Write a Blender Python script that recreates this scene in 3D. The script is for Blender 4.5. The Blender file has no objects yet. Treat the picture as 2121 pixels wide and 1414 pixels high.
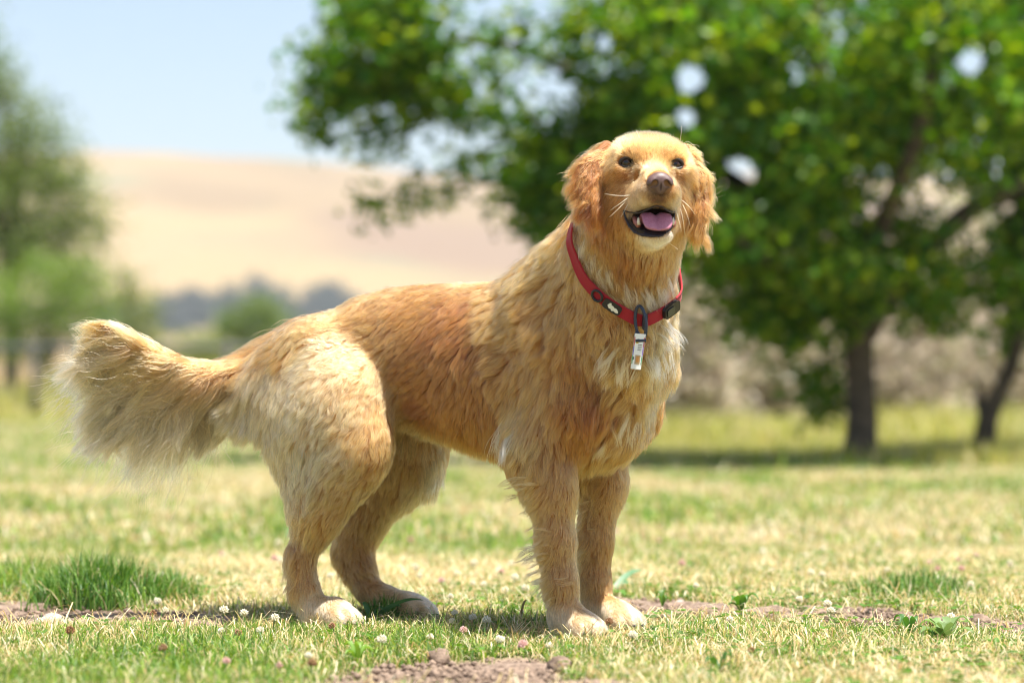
import bpy, bmesh, math, random
import numpy as np
from mathutils import Vector, Matrix
from mathutils.bvhtree import BVHTree

rng = np.random.default_rng(7)
random.seed(7)
sc = bpy.context.scene
COL = sc.collection

# ------------------------------------------------------------------ camera
FPX, CX, HY, CH = 5400.0, 1060.5, 806.0, 0.42      # focal length in photo pixels, centre, horizon row, eye height
cd = bpy.data.cameras.new('camera'); cam = bpy.data.objects.new('camera', cd); COL.objects.link(cam)
cd.sensor_width = 36.0; cd.lens = FPX / 2121 * 36
cd.shift_y = (HY - 707.0) / 2121
cd.clip_start = 0.1; cd.clip_end = 12000
cam.location = (0, 0, CH); cam.rotation_euler = (math.pi / 2, 0, 0)
cd.dof.use_dof = True; cd.dof.focus_distance = 4.43; cd.dof.aperture_fstop = cd.lens / 35.0; cd.dof.aperture_blades = 0
sc.camera = cam

# ------------------------------------------------------------------ sky, sun, exposure
SUN = Vector((0.27, -0.17, 0.945)).normalized()
w = bpy.data.worlds.new('World'); sc.world = w; w.use_nodes = True
nt = w.node_tree; nt.nodes.clear()
sky = nt.nodes.new('ShaderNodeTexSky'); sky.sky_type = 'NISHITA'; sky.sun_disc = False
sky.sun_elevation = math.asin(SUN.z); sky.sun_rotation = math.atan2(SUN.x, SUN.y)
sky.air_density = 1.0; sky.dust_density = 1.2; sky.ozone_density = 1.0
bg = nt.nodes.new('ShaderNodeBackground'); bg.inputs['Strength'].default_value = 0.073
wo = nt.nodes.new('ShaderNodeOutputWorld')
nt.links.new(sky.outputs[0], bg.inputs[0]); nt.links.new(bg.outputs[0], wo.inputs[0])
sl = bpy.data.lights.new('sun', 'SUN'); sl.energy = 5.0; sl.angle = math.radians(0.5); sl.color = (1.0, 0.95, 0.87)
so = bpy.data.objects.new('sun', sl); COL.objects.link(so); so.location = (0, 0, 20)
so.rotation_euler = SUN.to_track_quat('Z', 'Y').to_euler()
vs = sc.view_settings
vs.view_transform = 'Standard'; vs.look = 'None'; vs.gamma = 1.0; vs.use_curve_mapping = False; vs.exposure = 1.35
sc.cycles.use_denoising = True; sc.cycles.use_adaptive_sampling = False; sc.cycles.filter_width = 0.9
sc.cycles.max_bounces = 10; sc.cycles.diffuse_bounces = 4; sc.cycles.transmission_bounces = 8
sc.cycles.transparent_max_bounces = 16; sc.cycles.volume_bounces = 0
sc.cycles.sample_clamp_indirect = 6.0
sc.cycles_curves.shape = 'RIBBONS'; sc.cycles_curves.subdivisions = 2

# ------------------------------------------------------------------ helpers
def px(x, y, Y):
    """photo pixel at depth Y -> world point"""
    return np.array(((x - CX) * Y / FPX, Y, CH + (HY - y) * Y / FPX))
def on_ground(x, y):
    Y = FPX * CH / (y - HY); return px(x, y, Y)
def tag(o, label=None, cat=None, group=None, kind=None):
    if label: o['label'] = label
    if cat: o['category'] = cat
    if group: o['group'] = group
    if kind: o['kind'] = kind
    return o
def link(name, data, mat=None, parent=None):
    o = bpy.data.objects.new(name, data); COL.objects.link(o)
    if mat is not None and data is not None: data.materials.append(mat)
    if parent is not None: o.parent = parent
    return o
def empty(name, loc=(0, 0, 0)):
    o = bpy.data.objects.new(name, None); COL.objects.link(o); o.location = loc; o.empty_display_size = 0.05
    return o
def np_mesh(name, V, F, smooth=True):
    """V (n,3), F (m,k) all faces of one size"""
    me = bpy.data.meshes.new(name)
    V = np.ascontiguousarray(V, np.float32); F = np.ascontiguousarray(F, np.int32)
    n, k = F.shape
    me.vertices.add(len(V)); me.vertices.foreach_set('co', V.ravel())
    me.loops.add(n * k); me.loops.foreach_set('vertex_index', F.ravel())
    me.polygons.add(n)
    me.polygons.foreach_set('loop_start', np.arange(0, n * k, k, dtype=np.int32))
    me.polygons.foreach_set('loop_total', np.full(n, k, np.int32))
    me.polygons.foreach_set('use_smooth', np.full(n, smooth, bool))
    me.update(calc_edges=True)
    return me
def attr_color(me, name, C, domain='POINT'):
    a = me.attributes.new(name, 'FLOAT_COLOR', domain)
    C4 = np.ones((len(C), 4), np.float32); C4[:, :3] = C
    a.data.foreach_set('color', C4.ravel())
def norm(a):
    return a / np.maximum(np.linalg.norm(a, axis=-1, keepdims=True), 1e-9)
def vnoise(P, seed=0):
    """smooth value noise in 3D, -1..1"""
    P = np.asarray(P, np.float64); i = np.floor(P).astype(np.int64); f = P - i; f = f * f * (3 - 2 * f)
    def h(ix, iy, iz):
        n = (ix * 374761393 + iy * 668265263 + iz * 1274126177 + seed * 974634777) & 0x7fffffff
        n = ((n ^ (n >> 13)) * 1274126177) & 0x7fffffff
        n = (n ^ (n >> 16)) & 0xffff
        return n / 32767.5 - 1
    r = 0
    for a in (0, 1):
        for b in (0, 1):
            for c in (0, 1):
                wgt = (f[..., 0] if a else 1 - f[..., 0]) * (f[..., 1] if b else 1 - f[..., 1]) * (f[..., 2] if c else 1 - f[..., 2])
                r = r + wgt * h(i[..., 0] + a, i[..., 1] + b, i[..., 2] + c)
    return r
def mat(name, color=(.5, .5, .5), rough=.6, **kw):
    m = bpy.data.materials.new(name); m.use_nodes = True
    b = m.node_tree.nodes['Principled BSDF']
    b.inputs['Base Color'].default_value = (*color, 1); b.inputs['Roughness'].default_value = rough
    for k, v in kw.items(): b.inputs[k].default_value = v
    return m
def nodes(m):
    t = m.node_tree; return t, t.nodes, t.links, t.nodes['Principled BSDF']
def noise_color(m, c1, c2, scale=20., detail=4., bump=0., coord='Object', lo=.35, hi=.65, bump_scale=None):
    t, N, L, b = nodes(m)
    tc = N.new('ShaderNodeTexCoord'); n = N.new('ShaderNodeTexNoise'); n.inputs['Scale'].default_value = scale; n.inputs['Detail'].default_value = detail
    L.new(tc.outputs[coord], n.inputs['Vector'])
    r = N.new('ShaderNodeValToRGB'); r.color_ramp.elements[0].position = lo; r.color_ramp.elements[1].position = hi
    r.color_ramp.elements[0].color = (*c1, 1); r.color_ramp.elements[1].color = (*c2, 1)
    L.new(n.outputs['Fac'], r.inputs[0]); L.new(r.outputs[0], b.inputs['Base Color'])
    if bump:
        n2 = N.new('ShaderNodeTexNoise'); n2.inputs['Scale'].default_value = bump_scale or scale * 3; n2.inputs['Detail'].default_value = 6
        L.new(tc.outputs[coord], n2.inputs['Vector'])
        bp = N.new('ShaderNodeBump'); bp.inputs['Strength'].default_value = bump; bp.inputs['Distance'].default_value = .02
        L.new(n2.outputs['Fac'], bp.inputs['Height']); L.new(bp.outputs[0], b.inputs['Normal'])
    return m
# ------------------------------------------------------------------ the dog: body as one surface from a distance field
X0, Y0, TH = -0.046, 4.59, math.radians(28)
cT, sT = math.cos(TH), math.sin(TH)
def loc_of(P):                       # world -> dog frame (u forward, v to the dog's left, z up)
    P = np.asarray(P, float); a, b = P[..., 0] - X0, P[..., 1] - Y0
    return np.stack([a * cT - b * sT, a * sT + b * cT, P[..., 2]], -1)
def wld_of(P):
    P = np.asarray(P, float)
    return np.stack([X0 + P[..., 0] * cT + P[..., 1] * sT, Y0 - P[..., 0] * sT + P[..., 1] * cT, P[..., 2]], -1)
def D(x, y, v):                      # photo pixel at lateral offset v -> dog frame
    k = (x - CX) / FPX
    u = (k * (Y0 + v * cT) - X0 - v * sT) / (cT + k * sT)
    Y = Y0 - u * sT + v * cT
    return np.array((u, v, CH + (HY - y) * Y / FPX))
# head frame (centimetres): x to the picture's right, y up, f towards the viewer
HE = px(1350, 338, 4.215); YAW = math.radians(7)
hx = np.array((math.cos(YAW), math.sin(YAW), 0)); hf = np.array((math.sin(YAW), -math.cos(YAW), 0)); hz = np.array((0, 0, 1.))
def Hd(x, y, f):                     # head cm -> world
    x, y, f = (np.asarray(a, float)[..., None] for a in (x, y, f))
    return HE + (x * hx + y * hz + f * hf) * .01
def Hl(x, y, f): return loc_of(Hd(x, y, f))
def to_head(Pl):                     # dog frame -> head cm
    q = (wld_of(Pl) - HE) * 100
    return np.stack([q @ hx, q @ hz, q @ hf], -1)

GS = 0.003
G0 = np.array((-0.93, -0.37, -0.02)); G1 = np.array((0.56, 0.24, 0.88))
GN = np.ceil((G1 - G0) / GS).astype(int) + 1
FIELD = np.full(GN, 1.0, np.float32)
ax = [G0[i] + GS * np.arange(GN[i]) for i in range(3)]
def sub(lo, hi):
    a = np.clip(np.floor((np.asarray(lo) - G0) / GS).astype(int), 0, GN - 1)
    b = np.clip(np.ceil((np.asarray(hi) - G0) / GS).astype(int) + 1, 1, GN)
    sl_ = tuple(slice(a[i], b[i]) for i in range(3))
    P = np.stack(np.meshgrid(*(ax[i][sl_[i]] for i in range(3)), indexing='ij'), -1).astype(np.float32)
    return sl_, P
def blend(sl_, d, k):
    o = FIELD[sl_]
    h = np.maximum(k - np.abs(o - d), 0) / k
    FIELD[sl_] = np.minimum(o, d) - h * h * k * .25
def carve(sl_, d, k):
    o = FIELD[sl_]; d = -d
    h = np.maximum(k - np.abs(o - d), 0) / k
    FIELD[sl_] = np.maximum(o, d) + h * h * k * .25
def cone(a, b, ra, rb, k=.03, sq=None):
    """tapered capsule; sq = (axis, factor) squashes across an axis"""
    a, b = np.asarray(a, float), np.asarray(b, float)
    m = max(ra, rb) + k + .012
    sl_, P = sub(np.minimum(a, b) - m, np.maximum(a, b) + m)
    ab = b - a
    t = np.clip(((P - a) @ ab) / max(ab @ ab, 1e-9), 0, 1)
    q = P - a - t[..., None] * ab
    if sq is not None:
        n, fct = sq; n = np.asarray(n, float); n = n / np.linalg.norm(n)
        qn = q @ n
        q = q + (qn * (1 / fct - 1))[..., None] * n
        d = (np.linalg.norm(q, axis=-1) - (ra + (rb - ra) * t))
        d = np.where(d > 0, d * (.5 + .5 * fct), d * fct)
    else:
        d = np.linalg.norm(q, axis=-1) - (ra + (rb - ra) * t)
    blend(sl_, d.astype(np.float32), k)
def chain(pts, rad, k=.03, sq=None):
    for i in range(len(pts) - 1): cone(pts[i], pts[i + 1], rad[i], rad[i + 1], k, sq)
def ell_d(P, c, r, A=None):
    q = P - np.asarray(c, np.float32)
    if A is not None: q = q @ np.asarray(A, np.float32)
    r = np.asarray(r, np.float32)
    k0 = np.linalg.norm(q / r, axis=-1); k1 = np.linalg.norm(q / (r * r), axis=-1)
    return k0 * (k0 - 1) / np.maximum(k1, 1e-6)
HA = np.stack([loc_of(Hd(1, 0, 0)) - loc_of(Hd(0, 0, 0)), loc_of(Hd(0, 1, 0)) - loc_of(Hd(0, 0, 0)), loc_of(Hd(0, 0, 1)) - loc_of(Hd(0, 0, 0))], 1) * 100
def ell(c, r, k=.02, A=None, op=blend):
    m = max(r) + k + .01
    sl_, P = sub(np.asarray(c) - m, np.asarray(c) + m)
    op(sl_, ell_d(P, c, r, A).astype(np.float32), k)
def rot3(rx=0, ry=0, rz=0):
    return np.array(Matrix.Rotation(rz, 3, 'Z') @ Matrix.Rotation(ry, 3, 'Y') @ Matrix.Rotation(rx, 3, 'X'))
def hell(x, y, f, rx, ry, rf, k=1.5, tilt=0, roll=0, yaw=0, op=blend):
    A = HA @ rot3(tilt, yaw, roll)
    ell(Hl(x, y, f), (rx * .01, ry * .01, rf * .01), k * .01, A, op)
def hcone(a, b, ra, rb, k=1.5, sq=None):
    if sq is not None: sq = (HA @ np.array(sq[0], float), sq[1])
    cone(Hl(*a), Hl(*b), ra * .01, rb * .01, k * .01, sq)

# torso: elliptical sections along the spine  (u, z top, z bottom, half width)
SEC = np.array([
    (-.455, .470, .420, .030), (-.430, .492, .395, .060), (-.385, .518, .375, .080), (-.320, .552, .365, .090), (-.250, .586, .372, .094),
    (-.180, .600, .372, .094), (-.110, .604, .354, .102), (-.030, .604, .328, .112), (.050, .607, .308, .114), (.120, .618, .300, .116),
    (.190, .620, .300, .116), (.240, .600, .325, .102), (.280, .570, .360, .080), (.305, .530, .410, .050), (.320, .490, .440, .02)])
sl_, P = sub((-.50, -.17, .24), (.40, .17, .68))
u = P[..., 0]
zt, zb, hw = (np.interp(u, SEC[:, 0], SEC[:, i]) for i in (1, 2, 3))
zc, hh = (zt + zb) / 2, (zt - zb) / 2
# barrel: widest a little above the middle
q = np.sqrt((P[..., 1] / hw) ** 2 + (np.abs(P[..., 2] - zc) / hh) ** 2)
d = (q - 1) * np.minimum(hw, hh) * .9
d = np.maximum(d, np.maximum(-.47 - u, u - .362))
blend(sl_, d.astype(np.float32), .02)
for s in (-1, 1):
    # shoulder blade and upper arm muscle
    cone((.17, s * .080, .55), (.228, s * .090, .40), .048, .052, .06, ((0, 1, 0), .75))
    cone((.228, s * .090, .40), (.150, s * .096, .318), .050, .044, .05, ((0, 1, 0), .8))
    # pelvis and thigh mass
    cone((-.32, s * .055, .495), (-.40, s * .062, .43), .050, .054, .04)
cone(D(1275, 800, -.01), D(1275, 880, -.01), .055, .045, .05)          # breastbone

# hind leg, near side (right)
hn = [D(655, 790, -.085), D(735, 905, -.125), D(655, 1060, -.125), D(622, 1150, -.125), D(632, 1215, -.13), D(655, 1275, -.13)]
cone(D(655, 780, -.075), D(690, 860, -.10), .078, .096, .05, ((0, 1, 0), .72))
cone(D(690, 860, -.10), D(735, 930, -.115), .094, .060, .05, ((0, 1, 0), .72))
cone(D(625, 850, -.09), D(660, 1000, -.112), .062, .060, .05, ((0, 1, 0), .75))
cone(D(730, 925, -.115), D(660, 1060, -.125), .052, .036, .04, ((0, 1, 0), .8))
cone(D(660, 1060, -.125), D(626, 1150, -.128), .035, .0205, .03, ((0, 1, 0), .75))
cone(D(622, 1148, -.128), D(634, 1225, -.13), .0235, .0205, .015)
cone(D(634, 1225, -.13), D(653, 1270, -.13), .0205, .0215, .015)
PAWS = []
def paw(c, ang, s=1.0, k=.010):
    """toes pointing along ang in the (u, v) plane"""
    du = np.array((math.cos(ang), math.sin(ang), 0)); dv = np.array((-du[1], du[0], 0)); up = np.array((0, 0, 1.))
    PAWS.append((np.array(c), du, dv, s))
    A = np.stack([du, dv, up], 1)
    ell(c + du * .006 * s + up * .024, (.042 * s, .030 * s, .023 * s), .012, A)
    for i, (a, b, l) in enumerate(((-.024, .024, .9), (-.0085, .038, 1.), (.0085, .038, 1.), (.024, .024, .9))):
        ell(c + dv * a * s + du * b * s + up * (.0165), (.023 * s * l, .0098 * s, .0165 * s), .006, A)
    ell(c - du * .020 * s + up * .013, (.018 * s, .021 * s, .013 * s), .01, A)
g = D(688, 1295, -.13); g[2] = 0; paw(g, -.15, .98)
cone(D(655, 1268, -.13), g + (0, 0, .030), .022, .022, .02)
# hind leg, far side (left)
cone(D(760, 855, .07), D(850, 912, .085), .090, .072, .05, ((0, 1, 0), .7))
cone(D(845, 912, .085), D(848, 972, .088), .062, .040, .04, ((0, 1, 0), .75))
cone(D(846, 950, .088), D(755, 1066, .09), .046, .034, .04, ((0, 1, 0), .75))
cone(D(800, 960, .085), D(742, 1068, .09), .055, .038, .04, ((0, 1, 0), .75))
cone(D(752, 1068, .09), D(722, 1138, .09), .037, .024, .03, ((0, 1, 0), .8))
cone(D(716, 1138, .09), D(762, 1218, .085), .0235, .0205, .015)
cone(D(737, 1115, .09), D(757, 1175, .085), .026, .019, .02)
cone(D(762, 1218, .085), D(800, 1244, .085), .0205, .021, .015)
g = D(846, 1268, .08); g[2] = 0; paw(g, -.25, .93)
cone(D(800, 1242, .085), g + (-.01, 0, .026), .021, .020, .02)
# fore leg, near side
cone((.150, -.100, .315), D(1146, 1010, -.105), .046, .034, .04, ((0, 1, 0), .85))
cone(D(1146, 1000, -.105), D(1154, 1120, -.105), .0325, .0265, .03)
cone(D(1154, 1120, -.105), D(1163, 1205, -.105), .0265, .0235, .02)
cone(D(1163, 1205, -.105), D(1170, 1275, -.105), .0230, .0225, .02)
g = D(1195, 1318, -.105); g[2] = 0; paw(g, -.35, .98)
cone(D(1170, 1275, -.105), g + (-.008, 0, .030), .022, .022, .02)
# fore leg, far side
cone((.165, .080, .33), D(1250, 1000, .075), .046, .034, .04, ((0, 1, 0), .85))
cone(D(1250, 990, .075), D(1232, 1120, .075), .0335, .0270, .03)
cone(D(1232, 1120, .075), D(1232, 1205, .075), .0270, .0235, .02)
cone(D(1232, 1205, .075), D(1238, 1262, .075), .0230, .0225, .02)
g = D(1278, 1300, .07); g[2] = 0; paw(g, -.45, .95)
cone(D(1238, 1260, .075), g + (-.008, 0, .030), .022, .022, .02)

# tail core
TAIL = [D(630, 700, 0), D(560, 738, -.02), D(490, 772, -.06), D(420, 778, -.115), D(345, 752, -.17), D(270, 712, -.225), D(215, 675, -.265)]
chain(TAIL, [.038, .030, .024, .021, .018, .014, .008], .022)

# neck
NK = [(.225, .0, .50), D(1235, 700, -.045), D(1290, 600, -.075), Hl(-.8, -8, -8.5), Hl(0, -3, -8)]
chain(NK, [.100, .086, .070, .064, .062], .05)
cone(D(1288, 560, -.10), D(1300, 700, -.075), .052, .056, .05)
cone(D(1300, 700, -.075), D(1258, 830, -.02), .056, .048, .05)
cone((.16, 0, .585), Hl(-1.5, -6, -10), .075, .060, .06)              # crest of the neck

# head
hell(0, -1.2, -5.6, 6.5, 5.2, 6.6, 1.0)
hell(0, 1.9, -3.2, 5.0, 2.3, 3.9, 2.0)                                # forehead
for s in (-1, 1):
    hell(s * 4.3, -4.8, -4.8, 2.4, 4.2, 4.4, 2.5)                     # cheek
    hell(s * 3.2, 1.5, -1.6, 2.2, 1.0, 1.6, 2.0, roll=-s * .25)       # brow
    hell(s * 5.0, -1.0, -3.0, 1.8, 1.6, 3.0, 1.5)                     # cheek bone
hcone((0, -1.8, -1.0), (0, -3.3, 6.2), 2.15, 1.6, 1.8)                # bridge of the muzzle
hell(0, -4.1, 2.8, 2.75, 2.2, 4.8, 1.5)
for s in (-1, 1):
    hell(s * 1.65, -5.0, 4.6, 1.9, 1.95, 3.1, 1.0)                    # whisker pads
    hell(s * 2.8, -5.6, 1.8, 1.35, 1.9, 3.2, 1.0)                      # lips towards the corner
hell(0, -8.8, -0.6, 4.1, 3.4, 3.6, 2.0)                               # back of the lower jaw
hcone((0, -10.4, -1.0), (0, -11.7, 3.6), 2.8, 1.5, 1.4)               # lower jaw
hell(0, -11.9, 4.3, 2.45, .95, 1.8, .9)                             # chin
# open mouth
MOUTH = [((0, -9.3, 5.6), (2.75, 2.55, 4.6), .10), ((0, -9.0, 2.6), (4.1, 1.85, 3.4), .0)]
for c_, r_, t_ in MOUTH: hell(*c_, *r_, .6, tilt=t_, op=carve)
# eye sockets
EYES = [(-4.1, .05, -.62), (4.05, -.15, -.62)]
for s, e in zip((-1, 1), EYES):
    hell(e[0] + s * .05, e[1], e[2] + .85, 1.0, .68, 1.0, .3, roll=s * -.12, op=carve)
for s in (-1, 1): hell(s * 2.35, -2.4, 1.6, .7, 1.2, 1.2, .8, op=carve)   # hollow beside the bridge
# ears
hcone((-6.4, 2.8, -5.2), (-8.9, -1.2, -3.8), 1.4, 2.5, .7, ((.35, .2, 1), .38))
hcone((-8.9, -1.2, -3.8), (-9.2, -6.2, -2.6), 2.6, 2.3, .7, ((.3, 0, 1), .32))
hcone((6.2, 2.6, -5.8), (8.1, -2.2, -4.8), 1.4, 2.0, .7, ((-.5, .2, 1), .38))
hcone((8.1, -2.2, -4.8), (7.9, -8.4, -3.6), 2.0, 1.9, .7, ((-.5, 0, 1), .36))

def surface_nets(F, g0, gs):
    S = F < 0
    n = np.array(F.shape)
    c = np.zeros(n - 1, np.uint8)
    for a in (0, 1):
        for b in (0, 1):
            for e in (0, 1):
                c += S[a:n[0] - 1 + a, b:n[1] - 1 + b, e:n[2] - 1 + e]
    act = np.argwhere((c > 0) & (c < 8))
    idx = np.full(n - 1, -1, np.int32); idx[tuple(act.T)] = np.arange(len(act))
    cor = np.array([(a, b, e) for a in (0, 1) for b in (0, 1) for e in (0, 1)])
    val = np.stack([F[tuple((act + q).T)] for q in cor], 1)
    acc = np.zeros((len(act), 3)); cnt = np.zeros(len(act))
    for i in range(8):
        for j in range(i + 1, 8):
            if np.abs(cor[i] - cor[j]).sum() != 1: continue
            m = (val[:, i] < 0) != (val[:, j] < 0)
            t = val[:, i] / np.where(m, val[:, i] - val[:, j], 1)
            p = cor[i] + t[:, None] * (cor[j] - cor[i])
            acc[m] += p[m]; cnt += m
    V = g0 + gs * (act + acc / cnt[:, None])
    quads = []
    for axis in range(3):
        o = [i for i in range(3) if i != axis]
        a = [slice(1, n[i] - 1) for i in range(3)]; a[axis] = slice(0, n[axis] - 1)
        b = list(a); b[axis] = slice(1, n[axis])
        A, B = S[tuple(a)], S[tuple(b)]
        e = np.argwhere(A != B); fl = A[tuple(e.T)]
        for i in o: e[:, i] += 1
        q = []
        for da, db in ((0, 0), (1, 0), (1, 1), (0, 1)):
            p = e.copy(); p[:, o[0]] -= da; p[:, o[1]] -= db
            q.append(idx[tuple(p.T)])
        q = np.stack(q, 1)
        if axis == 1: fl = ~fl
        q[~fl] = q[~fl][:, ::-1]
        quads.append(q)
    return V, np.concatenate(quads)
BV, BF = surface_nets(FIELD, G0, GS)
FLAT = FIELD.ravel(); ST = np.array((GN[1] * GN[2], GN[2], 1))
def trilin(P):
    q = np.clip((P - G0) / GS, 0, GN - 1.001); i = q.astype(np.int32); f = (q - i).astype(np.float32)
    b_ = i @ ST
    fx, fy, fz = f[:, 0], f[:, 1], f[:, 2]
    def row(o): return FLAT[b_ + o] * (1 - fz) + FLAT[b_ + o + 1] * fz
    return (row(0) * (1 - fy) + row(ST[1]) * fy) * (1 - fx) + (row(ST[0]) * (1 - fy) + row(ST[0] + ST[1]) * fy) * fx
TET = np.array(((1, -1, -1), (-1, -1, 1), (-1, 1, -1), (1, 1, 1)), float)
def sdf_grad(P, h=.004):
    return norm(sum(trilin(P + k * h)[:, None] * k for k in TET))
# two rounds of smoothing then the outward orientation
E1 = np.concatenate([BF[:, [0, 1]], BF[:, [1, 2]], BF[:, [2, 3]], BF[:, [3, 0]]])
for it in range(2):
    s_ = np.zeros_like(BV); n_ = np.zeros(len(BV))
    for k in range(3):
        s_[:, k] = np.bincount(E1[:, 0], BV[E1[:, 1], k], len(BV)) + np.bincount(E1[:, 1], BV[E1[:, 0], k], len(BV))
    n_ = np.bincount(E1[:, 0], minlength=len(BV)) + np.bincount(E1[:, 1], minlength=len(BV))
    BV = BV * .5 + .5 * s_ / n_[:, None]
fc = BV[BF].mean(1); fn = np.cross(BV[BF[:, 2]] - BV[BF[:, 0]], BV[BF[:, 3]] - BV[BF[:, 1]])
if ((fn * sdf_grad(fc)).sum(1) > 0).mean() < .5: BF = BF[:, ::-1].copy()
print('dog verts', len(BV), 'faces', len(BF))
# ------------------------------------------------------------------ the dog: coat
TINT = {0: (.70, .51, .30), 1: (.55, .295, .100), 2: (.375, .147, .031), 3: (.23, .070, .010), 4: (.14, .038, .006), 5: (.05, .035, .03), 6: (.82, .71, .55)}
TINT = {k: np.array(v) for k, v in TINT.items()}
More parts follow.
